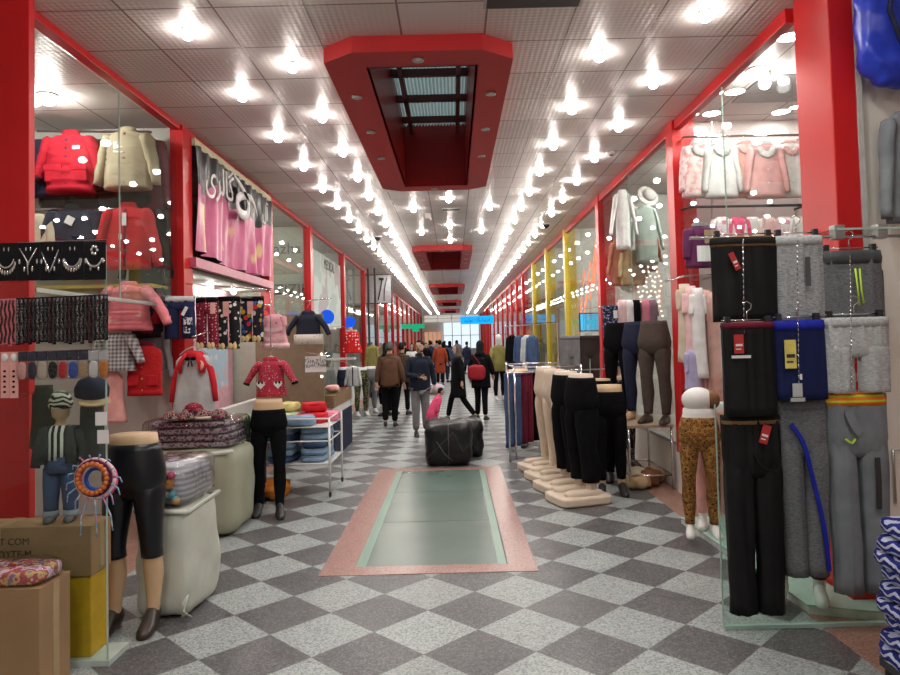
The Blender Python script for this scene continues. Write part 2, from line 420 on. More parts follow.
# low plinths under the glass
def plinth(x0, x1, y0, y1, h, m): struct(B().box(x0, x1, y0, y1, 0, h).build('baseboard_' + ('left' if x0 < 0 else 'right'), m))
plinth(XL-.1, XL, 7.09, 10.05, .9, GREYW); plinth(XL-.1, XL, 10.29, 13.0, .5, BROWNW)
for a, b in zip(LP[2:13], LP[3:14]): plinth(XL-.1, XL, a+.24, b, .47, GREYW)
for a, b in zip(RP[0:13], RP[1:14]): plinth(XR-.0, XR+.1, a+.22, b, .47, PLASTER)

# ---------------------------------------------------------------- skylight shafts
ROOF, _n, _b = _nt('corrugated_roof_sheet'); _b.inputs['Base Color'].default_value = (.36, .4, .36, 1); _b.inputs['Roughness'].default_value = .5
_tr = N(_n, 'ShaderNodeBsdfTranslucent'); _tr.inputs[0].default_value = (.3, .36, .31, 1); _mx = N(_n, 'ShaderNodeMixShader'); _mx.inputs[0].default_value = .5
_n.links.new(_b.outputs[0], _mx.inputs[1]); _n.links.new(_tr.outputs[0], _mx.inputs[2]); _n.links.new(_mx.outputs[0], _n.nodes['Material Output'].inputs[0])
for i, (a, b) in enumerate(SKY):
    z0 = H-.12; top = H+.72; c = .24
    t = struct(bpy.data.objects.new('trim_skylight_%d' % (i+1), None)); COL.objects.link(t); t.location = (0, a, H)
    out = [(SX0+c, 0), (SX1-c, 0), (SX1, c*.75), (SX1, b-a-c*.75), (SX1-c, b-a), (SX0+c, b-a), (SX0, b-a-c*.75), (SX0, c*.75)]
    i0, i1 = SX0+.33, SX1-.28; inn = [(i0, .3), (i1, .3), (i1, b-a-.3), (i0, b-a-.3)]
    fr = B()
    vs = [(x, y, -.12) for x, y in out]+[(x, y, .06) for x, y in out]+[(x, y, -.12) for x, y in inn]
    fs = [(k, (k+1) % 8, (k+1) % 8+8, k+8) for k in range(8)]
    fs += [(0, 16, 17, 1), (1, 17, 2), (2, 17, 18, 3), (3, 18, 4), (4, 18, 19, 5), (5, 19, 6), (6, 19, 16, 7), (7, 16, 0)]
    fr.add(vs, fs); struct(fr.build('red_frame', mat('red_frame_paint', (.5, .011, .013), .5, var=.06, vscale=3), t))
    sh = B(); w2 = .02
    sh.box(i0-w2, i0, .3, b-a-.3, -.12, .75); sh.box(i1, i1+w2, .3, b-a-.3, -.12, .75); sh.box(i0-w2, i1+w2, .3-w2, .3, -.12, .75); sh.box(i0-w2, i1+w2, b-a-.3, b-a-.3+w2, -.12, .75)
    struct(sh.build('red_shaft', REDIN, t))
    rf = B()
    if i < 2: rf.grid(lambda u, v: (i0-.05+u*(i1-i0+.1), v*(b-a), .72+.018*sin(u*2*pi*22)), 176, 1)
    else: rf.box(i0-.05, i1+.05, 0, b-a, .72, .74)
    struct(rf.build('corrugated_roof', ROOF, t, True))
    bm = B()
    for k in range(1, 6): bm.box(i0, i1, k*(b-a)/6-.025, k*(b-a)/6+.025, .6, .68)
    for x in (i0+.1, i1-.1): bm.box(x-.025, x+.025, .3, b-a-.3, .6, .68)
    struct(bm.build('roof_beams', mat('dark_red_steel', (.1, .02, .02), .5), t))
    if i < 3:
        spots = [((SX0+SX1)/2, .15), ((SX0+SX1)/2, b-a-.14)]+[(SX0+.15, .9+k*1.0) for k in range(3)]+[(SX1-.13, .9+k*1.0) for k in range(3)]
        for k, (x, y) in enumerate(spots):
            s = thing('recessed_spotlight', 'small unlit spotlight on the %s skylight rim, %s' % (nth(i), ['middle of its near end', 'middle of its far end', 'left side, nearest', 'left side, in the middle', 'left side, farthest', 'right side, nearest', 'right side, in the middle', 'right side, farthest'][k]), 'light', (x, a+y, H-.12), 0, 'spotlights on the skylight rims')
            B().lathe([(.045, 0), (.045, -.012), (.03, -.014), (.025, -.004)], 14).build('rim', STEEL, s, True)
            B().lathe([(.026, -.002), (.02, -.008), (.004, -.011)], 12).build('lens', mat('lamp_glass', (.75, .75, .72), .1), s, True)

# ---------------------------------------------------------------- the glass light well let into the floor
GRAN = mat('pink_granite', (.36, .2, .17), .25, var=.35, vscale=90)
t = struct(bpy.data.objects.new('trim_floor_light', None)); COL.objects.link(t)
gx0, gx1, gy0, gy1 = -.76, .36, 5.13, 8.82
b = B(); ox0, ox1, oy0, oy1 = -1.0, .56, 4.95, 9.0
b.box(ox0, ox1, oy0, gy0, 0, .004); b.box(ox0, ox1, gy1, oy1, 0, .004); b.box(ox0, gx0, gy0, gy1, 0, .004); b.box(gx1, ox1, gy0, gy1, 0, .004)
struct(b.build('granite_border', GRAN, t))
def fglass(nm, c, r): return mat(nm, c, r, var=.08, vscale=2)
b = B(); L = (gy1-gy0)/3
for k in range(3): b.box(gx0+.075, gx1-.075, gy0+k*L+.004, gy0+(k+1)*L-.004, 0, .0035)
struct(b.build('glass_panels', fglass('sea_green_glass', (.115, .165, .14), .26), t))
b = B(); b.box(gx0, gx0+.075, gy0, gy1, 0, .003); b.box(gx1-.075, gx1-.012, gy0, gy1, 0, .003); b.box(gx0, gx1, gy0, gy0+.03, 0, .0032); b.box(gx0, gx1, gy1-.05, gy1, 0, .0032)
struct(b.build('glass_border', fglass('pale_green_glass', (.2, .33, .25), .28), t))
struct(B().box(gx1-.012, gx1, gy0, gy1, 0, .005).build('gap', BLACKP, t))

# ---------------------------------------------------------------- ceiling lamps
BULB = emit('lit_bulb', (1, .92, .84), LAMP)
def make_lamp():
    t = thing('ceiling_lamp', '', 'lamp', (0, 0, H), 0, 'ceiling lamps along the arcade')
    B().lathe([(.05, 0), (.05, -.008), (.04, -.012)], 12).build('base', WHITEP, t, True)
    B().ball((0, 0, -.04), (.042, .042, .034), 8, 6).build('bulb', BULB, t, True)
    ld = bpy.data.lights.new('lamp_light', 'SPOT'); ld.energy = SPOT; ld.color = (1, .985, .965); ld.spot_size = radians(150); ld.spot_blend = .8; ld.shadow_soft_size = .05
    lo = bpy.data.objects.new('lamp_light', ld); COL.objects.link(lo); lo.parent = t; lo.location = (0, 0, -.095)
    return t
lamp0 = None
def lamps(x, y0, n, row, dy=1.255):
    global lamp0
    for k in range(n):
        y = y0+dy*k
        lab = 'glowing ceiling lamp, %s from the front in the %s' % (nth(k), row)
        if lamp0 is None: lamp0 = make_lamp(); lamp0.location = (x, y, H); lamp0['label'] = lab
        else: dup(lamp0, (x, y, H), None, lab)
lamps(-1.82, 4.78, 42, 'row nearest the left shops')
lamps(-1.23, 4.155, 43, 'second row from the left')
lamps(1.2, 4.09, 43, 'second row from the right')
lamps(1.8, 4.7, 42, 'row nearest the right shops')
for (x, y, s) in ((-.02, 10.75, 'middle of the ceiling just past the first skylight'), (.66, 11.5, 'right of centre past the first skylight'), (-.62, 11.5, 'left of centre past the first skylight'), (-.02, 13.3, 'middle of the ceiling before the second skylight'), (.62, 14, 'right of centre just before the second skylight'), (-.6, 14, 'left of centre just before the second skylight'), (-.02, 15.3, 'middle of the ceiling nearest the second skylight')):
    dup(lamp0, (x, y, H), None, 'round glowing ceiling lamp in the '+s if s[0] == 'm' else 'round glowing ceiling lamp '+s)
for x in (-1.82, -1.23, 1.2, 1.8):       # behind the viewer
    for q, y in enumerate((3.5, 2.25, 1.0, -.25, -1.5, -2.75, -4.0)): dup(lamp0, (x, y, H), None, 'glowing ceiling lamp above or behind the viewer, %s back in the %s column' % (nth(q), {-1.82: 'first', -1.23: 'second', 1.2: 'third', 1.8: 'fourth'}[x]))
# ================================================================ builders for garments, forms and people
def ring(cx, cy, z, rx, ry, n=20, p=2.0, fold=0., k=6, seed=0.):
    r = []
    for j in range(n):
        a = 2*pi*j/n; c, s = cos(a), sin(a)
        q = (abs(c)**p+abs(s)**p)**(-1/p)
        d = 1+fold*noise.noise(Vector((c*k*.5+seed, s*k*.5, z*1.6+seed))) if fold else 1
        r.append((cx+rx*q*c*d, cy+ry*q*s*(d if not fold else 1+2.2*(d-1)), z))
    return r
def lerp(tab, t):
    for (a, va), (b, vb) in zip(tab, tab[1:]):
        if t <= b: return va+(vb-va)*(t-a)/(b-a) if b > a else vb
    return tab[-1][1]
def hanger(loc, w=.34, label='', rotz=0, clips=False, group='clothes hangers', m=None):
    t = thing('clothes_hanger', label, 'hanger', loc, rotz, group)
    hk = [(0, 0, .0), (0, 0, .045), (.022, 0, .06), (.026, 0, .085), (0, 0, .1), (-.02, 0, .088)]
    B().tube(hk, .0032, 6).build('hook', CHROME, t, True)
    if clips:
        B().tube([(-w/2, 0, 0), (w/2, 0, 0)], .004, 6).build('bar', CHROME, t, True)
        for x in (-w/2+.03, w/2-.03): B().box(x-.014, x+.014, -.016, .016, -.045, .02).build('clip', BLACKP, t, bevel=.003)
    else:
        B().tube([(-w/2, 0, -.07), (-w/4, 0, -.02), (0, 0, 0), (w/4, 0, -.02), (w/2, 0, -.07)], .006, 6).build('bar', m or WHITEP, t, True)
    return t
def pants(name, label, cat, loc, w, L, m, group=None, rotz=0, waist=None, band=.05, bandm=None, hem=None, gap=.02, depth=.05, fold=.1, seed=0, crotch=None, taper=.42, parts=(), splay=0.):
    """trousers hanging from the waist: loc is the middle of the waist"""
    t = thing(name, label, cat, loc, rotz, group); ww = (waist or w)/2; cr = crotch or L*.3
    b = B(); rings = []
    whole = cr > L*.9; nn = 10; zb = L if whole else cr*1.06
    for i in range(nn+1):
        u = i/nn; z = -zb*u; q = 1 if whole or u < .8 else (.85 if u < .95 else .55)
        r0 = ring(0, 0, z, (ww+(w/2-ww)*min(1, u*1.6))*(1 if q == 1 else .97), depth*(.75+.3*u)*q, 72, 2.6, fold*(.5+.5*(1-u)), 11, seed)
        g = .11*(1-u*.75) if u > .06 else 0
        rings.append([(x, y*(1+g*cos(26*2*pi*k/72+seed)*(.6+.4*sin(k*.7+seed))), zz) for k, (x, y, zz) in enumerate(r0)])
    b.loft(rings)
    hm = hem or w*taper
    for sd in (() if whole else (-1, 1)):
        rr = []
        n = 14
        for i in range(n+1):
            u = i/n; z = -cr*.6-(L-cr*.6)*u
            lw = (w/2-gap/2)*(1-u)*.985+hm*u*.98
            lw = max(lw, .02); cx = sd*(gap/2+lw/2+splay*u)
            rr.append(ring(cx+.006*noise.noise(Vector((u*5, seed, sd))), 0, z, lw/2, depth*(1.0-.25*u)*lerp([(0, .35), (1, .7), (2, .93), (3, 1), (99, 1)], i), 22, 2.5, fold*(1.4+.8*u), 9, seed+sd*3))
        b.loft(rr)
    b.build('cloth', m, t, True)
    if band:
        B().loft([ring(0, 0, .004, ww*1.0, depth*.8, 28, 2.6, fold*.3, 11, seed), ring(0, 0, -band*.5, ww*1.035, depth*.9, 28, 2.6, fold*.3, 11, seed), ring(0, 0, -band, ww*1.01, depth*.84, 28, 2.6, fold*.3, 11, seed)]).build('waistband', bandm or m, t, True)
    for p in parts: p(t, w, L, depth)
    return t
def hangtag(x, z, w, h, m, name='price_tag', tilt=0, m2=None):
    def f(t, W, L, d):
        b = B().at((x, -d*1.25-.008, z), (0, tilt, 0)); b.box(-w/2, w/2, -.0015, .0015, -h, 0); o = b.build(name, m, t)
        if m2:
            c = B().at((x, -d*1.25-.011, z), (0, tilt, 0)); c.box(-w*.36, w*.36, -.001, .001, -h*.62, -h*.5); c.box(-w*.36, w*.2, -.001, .001, -h*.8, -h*.74); c.build('print', m2, o)
        return o
    return f
def drawstring(x, z, L, m):
    def f(t, W, LL, d):
        B().tube([(x-.012, -d-.012, z), (x-.014, -d-.03, z-L*.5), (x-.008, -d-.03, z-L)], .005, 6).tube([(x+.012, -d-.012, z), (x+.006, -d-.03, z-L*.6), (x+.014, -d-.03, z-L*.95)], .005, 6).build('drawstring', m, t, True)
    return f
def ribbon(b, pts, w, th=.004):
    """a flat band in the x-z plane through points (x, y, z) with widths w"""
    n = len(pts); w = w if isinstance(w, (list, tuple)) else [w]*n; rings = []
    for i, p in enumerate(pts):
        q0, q1 = pts[max(0, i-1)], pts[min(n-1, i+1)]; dx, dz = q1[0]-q0[0], q1[2]-q0[2]; l = max(1e-6, sqrt(dx*dx+dz*dz)); nx, nz = -dz/l*w[i]/2, dx/l*w[i]/2
        rings.append([(p[0]+nx, p[1]-th, p[2]+nz), (p[0]-nx, p[1]-th, p[2]-nz), (p[0]-nx, p[1]+th, p[2]-nz), (p[0]+nx, p[1]+th, p[2]+nz)])
    return b.loft(rings)
def smooth_pts(pts, k=4):
    P = [Vector(p) for p in pts]; out = []
    for i in range(len(P)-1):
        a, b_, c, d = P[max(0, i-1)], P[i], P[i+1], P[min(len(P)-1, i+2)]
        for j in range(k):
            t = j/k; out.append(tuple(.5*((2*b_)+(c-a)*t+(2*a-5*b_+4*c-d)*t*t+(3*b_-a-3*c+d)*t**3)))
    return out+[tuple(P[-1])]
def strip(pts, w, m, name, off=.012):
    """a flat band of trim that follows points on the front of the cloth"""
    def f(t, W, L, d):
        ribbon(B(), smooth_pts([(x, -d*k-off, z) for x, z, k in pts]), w).build(name, m, t)
    return f
def top(name, label, cat, loc, w, L, m, group=None, rotz=0, sleeve=.4, ang=14, sw=.13, depth=.06, fold=.07, quilt=0, flare=1.0, seed=0, collar=None, neck=.09, hem=None, hemh=.05, sm=None, cuff=None, front=None, waist=1.0, parts=()):
    """jacket, shirt or dress on a hanger; loc is the middle of the shoulders; sleeves hang at ang degrees from the body"""
    t = thing(name, label, cat, loc, rotz, group); b = B(); rings = []; n = 22 if quilt else 14
    prof = [(0, neck/w*2*.55), (.02, neck/w*2), (.05, .62), (.1, .97), (.2, 1.0), (.55, waist), (1, flare)]
    for i in range(n+1):
        u = i/n; z = -L*u; k = lerp(prof, u)
        q = 1+(.07*abs(sin(u*pi*quilt)) if quilt else 0)
        dd = depth*(lerp([(0, .5), (.15, 1), (1, 1.1*flare)], u))*(1+(.35*abs(sin(u*pi*quilt)) if quilt else 0))
        rings.append(ring(0, 0, z, w/2*k*(.985+.02*q), dd*q, 30, 2.4, fold*(.4+u), 10, seed))
    b.loft(rings)
    if sleeve:
        for sd in (-1, 1):
            a = radians(ang); pts = []; rr = []
            for i in range(13):
                u = i/12; s = sleeve*u
                bend = a*(1-.25*u)
                pts.append((sd*(w/2*.78+sin(bend)*s+.012*noise.noise(Vector((s*9, seed, sd)))), -.004-.02*u, -L*.075-cos(bend)*s))
                rr.append(sw/2*(1.12-.42*u)*(1+(.12*abs(sin(u*pi*quilt*sleeve/L)) if quilt else 0)*1+fold*.6*noise.noise(Vector((s*14, seed+5, sd)))))
            rr[0] *= .75
            if sm is None: b.tube(pts, rr, 12, flat=.62)
            else: B().tube(pts, rr, 12, flat=.62).build('sleeve', sm, t, True)
            if cuff: B().tube(pts[-2:], [rr[-1]*1.12]*2, 12, flat=.66).build('cuff', cuff, t, True)
    b.build('cloth', m, t, True)
    if collar:
        B().loft([ring(0, .005, -L*.012, neck*.95, depth*.7, 20), ring(0, .0, .03, neck*.8, depth*.62, 20), ring(0, -.004, .034, neck*.6, depth*.45, 20), ring(0, -.004, -L*.02, neck*.55, depth*.4, 20)], False).build('collar', collar, t, True)
    if hem: B().loft([ring(0, 0, -L+hemh, w/2*flare*1.02, depth*1.12*flare, 30, 2.4, fold*.6, 10, seed), ring(0, 0, -L-.004, w/2*flare*1.045, depth*1.16*flare, 30, 2.4, fold*.6, 10, seed)]).build('hem', hem, t, True)
    if front: B().tube([(0, -depth*(.8 if u < .1 else 1.12)-.006, -L*u) for u in (.06, .15, .3, .5, .7, .85, .97)], .013, 8, flat=.4).build('zip', front, t, True)
    for p in parts: p(t, w, L, depth)
    return t
def pocket(x, z, w, h, m, flap=True, label=None):
    def f(t, W, L, d):
        o = B().at((x, -d*1.08-.008, z)).box(-w/2, w/2, -.012, .012, -h, 0).build('pocket', m, t, bevel=.01)
        if flap: B().at((x, -d*1.08-.02, z)).box(-w/2-.006, w/2+.006, -.008, .008, -h*.3, .012).build('flap', m, o, bevel=.006)
    return f
def patch(x, z, w, h, m, name='badge', tilt=0):
    def f(t, W, L, d): B().at((x, -d*1.12-.012, z), (0, tilt, 0)).box(-w/2, w/2, -.003, .003, -h, 0).build(name, m, t)
    return f
def heart(x, z, s, m, m2=None):
    def f(t, W, L, d):
        poly = [(s*.5*(16*sin(a)**3)/16, s*.5*(13*cos(a)-5*cos(2*a)-2*cos(3*a)-cos(4*a))/16) for a in [2*pi*i/22 for i in range(22)]]
        o = B().at((x, -d*1.1-.012, z)).prism(poly, -.004, .004).build('heart_pocket', m, t)
        if m2:
            for q in (-.2, .2): B().at((x, -d*1.1-.018, z)).ball((q*s, 0, .02), (s*.13, .003, s*.16), 8, 6).build('print', m2, o)
    return f
def buttons(n, z0, z1, m, x=0, r=.008):
    def f(t, W, L, d):
        for i in range(n): B().ball((x, -d*1.12-.014, z0+(z1-z0)*i/max(1, n-1)), (r, r*.5, r), 8, 6).build('button', m, t, True)
    return f

# ---- leg forms (shop mannequins from the waist down)
def leg_prof(z, thick=1.):
    cx = lerp([(.06, .105), (.5, .105), (.84, .088)], z)
    rx = lerp([(.06, .036), (.14, .036), (.32, .056), (.47, .052), (.6, .062), (.76, .08), (.8, .082), (.86, .068)], z)
    ry = lerp([(.06, .042), (.14, .042), (.32, .062), (.47, .058), (.6, .07), (.76, .09), (.8, .09), (.86, .072)], z)
    cy = lerp([(.06, .01), (.32, .025), (.48, -.005), (.7, -.005), (.86, .012)], z)
    return cx, cy, rx*thick, ry*thick
def hip_prof(z): return lerp([(.76, .16), (.8, .168), (.9, .178), (1.0, .16), (1.08, .14), (1.14, .132), (1.4, .15)], z), lerp([(.76, .095), (.8, .1), (.9, .122), (1.0, .11), (1.14, .095), (1.4, .11)], z)
def legs(b, z0, z1, inf=0., step=(0, 0), open_=1., wide=0.):
    """legs and hips between heights z0 and z1; step moves the feet forward"""
    for i, sd in enumerate((-1, 1)):
        rr = []
        top_ = min(z1, .86); n = 16
        if z0 < .84:
            for k in range(n+1):
                z = z0+(top_-z0)*k/n; cx, cy, rx, ry = leg_prof(z); u = max(0, 1-z/.86)
                rr.append(ring(sd*(cx*open_ if u < .5 else cx*open_), cy-step[i]*u, z, rx+inf+wide*u, ry+inf+wide*u, 16))
            b.loft(rr)
    if z1 > .82:
        rr = []
        for k in range(9):
            z = max(z0, .76)+(z1-max(z0, .76))*k/8; rx, ry = hip_prof(z); q = lerp([(.74, .7), (.8, .86), (.85, 1), (2, 1)], z)
            rr.append(ring(0, .005, z, rx*q+inf, ry*q+inf, 26, 2.3))
        b.loft(rr)
    return b
def foot(b, x, y, ang=0, heel=0., L=.23, inf=0., h=.09):
    """a foot or shoe pointing to -y"""
    b.at((x, y, 0), (0, 0, ang)); rr = []
    for u, w, zc, zh in ((0, .028, .035, .03), (.12, .036, .045, .045), (.35, .034, .05, .05), (.6, .042, .034, .03), (.82, .04, .022, .02), (.95, .028, .016, .014), (1, .012, .013, .009)):
        lift = heel*max(0, 1-u/.6)
        yy = .055-L*u
        rr.append([(w*cos(a)*(1+inf), yy, max(.002, lift+zc+(zh*(1+inf)+ .012)*sin(a)) if True else 0) for a in [2*pi*j/14 for j in range(14)]])
    b.loft(rr)
    if heel: b.box(-.012, .012, .03, .052, 0, heel+.02)
    b.at(); return b
def leg_form(name, label, loc, rotz=0, group=None, skin=SKIN_T, cloth_m=None, z0=.13, z1=1.09, wide=0., inf=.007, step=(0, 0), shoe=None, heel=.0, scale=1, base=None, barefoot=True, extra=None, cut=1.14):
    t = thing(name, label, 'mannequin', loc, rotz, group, scale)
    b = B(); legs(b, .055, cut, 0, step)
    for i, sd in enumerate((-1, 1)): foot(b, sd*.105, .01-step[i]*.93, sd*.12, heel)
    b.build('leg_form', skin, t, True)
    if cloth_m: legs(B(), z0, z1, inf, step, wide=wide).build('leggings', cloth_m, t, True)
    if shoe:
        for i, sd in enumerate((-1, 1)):
            foot(B(), sd*.105, .01-step[i]*.93, sd*.12, heel, .245, .12).build('shoe', shoe, t, True)
    if base: base(t)
    if extra: extra(t)
    return t

# ---- people
def skinmesh(verts, edges, radii, root=0, sub=1):
    me = bpy.data.meshes.new('tmp'); me.from_pydata(verts, edges, []); o = bpy.data.objects.new('tmp', me); COL.objects.link(o)
    md = o.modifiers.new('skin', 'SKIN'); md.use_smooth_shade = True
    for i, v in enumerate(me.skin_vertices[0].data):
        r = radii[i]; v.radius = r if isinstance(r, tuple) else (r, r); v.use_root = (i == root)
    if sub: s = o.modifiers.new('sub', 'SUBSURF'); s.levels = sub; s.render_levels = sub
    dg = bpy.context.evaluated_depsgraph_get(); out = bpy.data.meshes.new_from_object(o.evaluated_get(dg))
    bpy.data.objects.remove(o); bpy.data.meshes.remove(me); return out
SKINP = mat('skin', (.5, .3, .21), .5, var=.06)
HAIRM = mat('dark_hair', (.008, .006, .005), .7, bump=.5, bscale=80, spec=.15)
def hand(b, wrist, d, side):
    """palm and five curled fingers; d = direction of the forearm"""
    d = Vector(d).normalized(); w = Vector(wrist); x = d.cross(Vector((0, 1, 0)))
    if x.length < .1: x = d.cross(Vector((1, 0, 0)))
    x.normalize(); nrm = x.cross(d)
    b.tube([w-d*.02, w+d*.02, w+d*.06, w+d*.085], [.024, .03, .037, .03], 10, flat=.5)
    for k, (o, L) in enumerate(((-.026, .055), (-.009, .068), (.009, .064), (.025, .05))):
        p = w+d*.078+x*o
        b.tube([p, p+d*L*.45+nrm*.006, p+d*L*.75+nrm*.02, p+d*L*.88+nrm*.034], [.0088, .0082, .0075, .005], 6)
    p = w+d*.025+x*side*.028
    b.tube([p, p+d*.025+x*side*.022+nrm*.006, p+d*.05+x*side*.024+nrm*.018], [.011, .0095, .006], 6)
def person(label, loc, rotz, height=1.68, coat=None, trousers=None, hair=HAIRM, shoe=BLACKP, scarf=None, arms=((.24, .02, 1.14, .27, -.05, .9), (.24, .02, 1.14, .27, -.05, .9)), legs_=((.09, 0, .48, .09, .02, .08), (.09, 0, .48, .09, .02, .08)), coat_len=.86, coat_flare=1.0, lean=0., headturn=0., group=None, beard=None, sub=1, extra=(), thick=1.0, legthick=1.0, inner=None):
    k = height/1.75; t = thing('person', label, 'person', loc, rotz, group, k)
    P = []; E = []; Rr = []
    def j(p, r, par=None):
        P.append(p); Rr.append(r)
        if par is not None: E.append((par, len(P)-1))
        return len(P)-1
    yl = lambda z: -lean*max(0, z-.95)
    pel = j((0, 0, .96), (.15, .11)); wa = j((0, yl(1.12), 1.12), (.13, .1), pel); ch = j((0, yl(1.32), 1.32), (.155, .11), wa); nb = j((0, yl(1.46), 1.455), (.075, .07), ch); nk = j((0, yl(1.54), 1.54), (.055, .055), nb); j((0, yl(1.6), 1.6), (.058, .06), nk)
    wr = []
    for sd, (ex, ey, ez, wx, wy, wz) in zip((-1, 1), arms):
        s = j((sd*.165, yl(1.41), 1.41), .058, ch); e = j((sd*ex, ey+yl(ez), ez), .043, s); q = j((sd*wx, wy+yl(wz), wz), .027, e); wr.append((Vector(P[q]), Vector(P[q])-Vector(P[e]), sd))
    an = []
    for sd, (kx, ky, kz, ax, ay, az) in zip((-1, 1), legs_):
        h = j((sd*.085, 0, .88), .088, pel); kn = j((sd*kx, ky, kz), .058, h); a = j((sd*ax, ay, az), .036, kn); an.append((sd, ax, ay, az))
    b = B(); b.mesh_in(skinmesh(P, E, Rr, 0, sub))
    for q, d, sd in wr: hand(b, q, d, -sd)
    hz = 1.655; hy = yl(1.65)-.01
    M = Matrix.Translation((0, hy, hz)) @ Matrix.Rotation(headturn, 4, 'Z')
    b.M = M; rings = []
    for z, rx, ry, y in ((-.115, .03, .034, -.035), (-.1, .046, .055, -.025), (-.06, .06, .08, -.008), (-.02, .068, .092, 0), (.03, .073, .097, .004), (.075, .066, .088, .006), (.105, .042, .058, .008), (.118, .012, .02, .008)):
        rings.append(ring(0, y, z, rx, ry, 16))
    b.loft(rings)
    b.add([(-.012, -.09, .02), (.012, -.09, .02), (-.019, -.092, -.028), (.019, -.092, -.028), (0, -.125, -.024), (0, -.098, .03)], [(0, 2, 4, 5), (1, 5, 4, 3), (2, 3, 4)])
    for sd in (-1, 1): b.ball((sd*.072, .012, -.005), (.012, .022, .034), 8, 6)
    b.M = Matrix.Identity(4); body = b.build('body', SKINP, t, True)
    f = B(); f.M = M
    for sd in (-1, 1): f.ball((sd*.03, -.088, .012), (.014, .008, .007), 8, 6)
    f.build('eyes', mat('eye', (.03, .02, .02), .2), t, True)
    f = B(); f.M = M; f.ball((0, -.083, -.062), (.024, .008, .007), 8, 6); f.build('lips', mat('lip', (.38, .15, .12), .5), t, True)
    if beard:
        f = B(); f.M = M; f.loft([ring(0, -.02, -.12, .03, .045, 14), ring(0, -.012, -.09, .055, .07, 14), ring(0, -.004, -.072, .064, .082, 14)]); f.ball((0, -.092, -.045), (.03, .008, .008)); f.build('beard', HAIRM, t, True)
    if scarf:
        f = B(); f.M = M
        f.loft([ring(0, .03, -.19, .13, .12, 18, 2, .1), ring(0, .028, -.13, .085, .085, 18, 2, .05), ring(0, .03, -.05, .088, .086, 18), ring(0, .03, .03, .09, .09, 18), ring(0, .02, .09, .075, .09, 18), ring(0, .015, .128, .035, .045, 18)]); f.build('headscarf', scarf, t, True)
    elif hair:
        f = B(); f.M = M
        f.loft([ring(0, .04, -.05, .064, .07, 16), ring(0, .028, .0, .078, .08, 16), ring(0, .014, .05, .079, .098, 16, 2, .04), ring(0, .008, .095, .062, .085, 16, 2, .06), ring(0, .008, .13, .03, .04, 16)]); f.build('hair', hair, t, True)
    if coat:
        Pc = []; Ec = []; Rc = []
        def jc(p, r, par=None):
            Pc.append(p); Rc.append(r)
            if par is not None: Ec.append((par, len(Pc)-1))
            return len(Pc)-1
        c0 = jc((0, yl(1.14), 1.14), (.17*thick, .135*thick)); c1 = jc((0, yl(1.32), 1.32), (.185*thick, .14*thick), c0); jc((0, yl(1.46), 1.465), (.1, .09), c1)
        for sd, (ex, ey, ez, wx, wy, wz) in zip((-1, 1), arms):
            s = jc((sd*.175, yl(1.4), 1.4), .078*thick, c1); e = jc((sd*ex, ey+yl(ez), ez), .062*thick, s); jc((sd*(ex+(wx-ex)*.93), ey+(wy-ey)*.93+yl(wz), ez+(wz-ez)*.93), .05*thick, e)
        cb_ = B().mesh_in(skinmesh(Pc, Ec, Rc, 0, sub))
        zs = [1.42-(1.42-coat_len)*i/10 for i in range(11)]; fl_ = lambda i: max(0, i-3)/7
        cb_.loft([ring(0, yl(z), z, lerp([(0, .13), (1, .178), (3, .182), (10, .18)], i)*thick+.05*(coat_flare-.8)*fl_(i), lerp([(0, .1), (1, .13), (3, .14), (10, .138)], i)*thick+.04*(coat_flare-.8)*fl_(i), 24, 2.3, .05, 8, height) for i, z in enumerate(zs)])
        cb_.build('coat', coat, t, True)
        B().loft([ring(0, yl(1.5)+.01, 1.47, .088, .08, 16), ring(0, yl(1.5)+.0, 1.53, .075, .075, 16), ring(0, yl(1.5), 1.53, .062, .062, 16), ring(0, yl(1.5), 1.48, .06, .06, 16)], False).build('collar', coat, t, True)
    if trousers:
        Pt = []; Et = []; Rt = []
        Pt.append((0, 0, .98)); Rt.append((.16*legthick, .125*legthick))
        for sd, (kx, ky, kz, ax, ay, az) in zip((-1, 1), legs_):
            i = len(Pt); Pt += [(sd*.088, 0, .86), (sd*kx, ky, kz), (sd*ax, ay, az+.02)]; Rt += [.102*legthick, .076*legthick, .062*legthick]; Et += [(0, i), (i, i+1), (i+1, i+2)]
        B().mesh_in(skinmesh(Pt, Et, Rt, 0, sub)).build('trousers', trousers, t, True)
    for sd, ax, ay, az in an:
        f = B(); foot(f, 0, 0, 0, 0, .26, .1); f.M = Matrix.Identity(4)
        o = f.build('shoe', shoe, t, True); o.location = (sd*ax, ay-.01, max(0, az-.08)); o.rotation_euler.z = sd*.12
    for e in extra: e(t)
    return t
# ================================================================ left side
def TP(name, label, cat, px, py, Y, wpx, Lpx, m, group=None, sleeve=None, sw=None, **kw):
    k = Y/FPX
    if sleeve: kw['sleeve'] = sleeve*k
    elif sleeve == 0: kw['sleeve'] = 0
    if sw: kw['sw'] = sw*k
    return top(name, label, cat, ony(px, py, Y), wpx*k, Lpx*k, m, group, **kw)
def PT(name, label, cat, px, py, Y, wpx, Lpx, m, group=None, **kw):
    k = Y/FPX
    if 'waist' in kw: kw['waist'] *= k
    if 'hem' in kw: kw['hem'] *= k
    if 'gap' in kw: kw['gap'] *= k
    return pants(name, label, cat, ony(px, py, Y), wpx*k, Lpx*k, m, group, **kw)
C_RED = cloth('red_fabric', (.55, .02, .03)); C_NAVY = cloth('navy_fabric', (.018, .022, .05)); C_BLK = mat('black_fabric', (.006, .006, .007), .95, var=.15, vscale=9, bump=.35, bscale=30, spec=.07); C_BEIGE = cloth('beige_quilt', (.42, .36, .25), bump=.6, bscale=16)
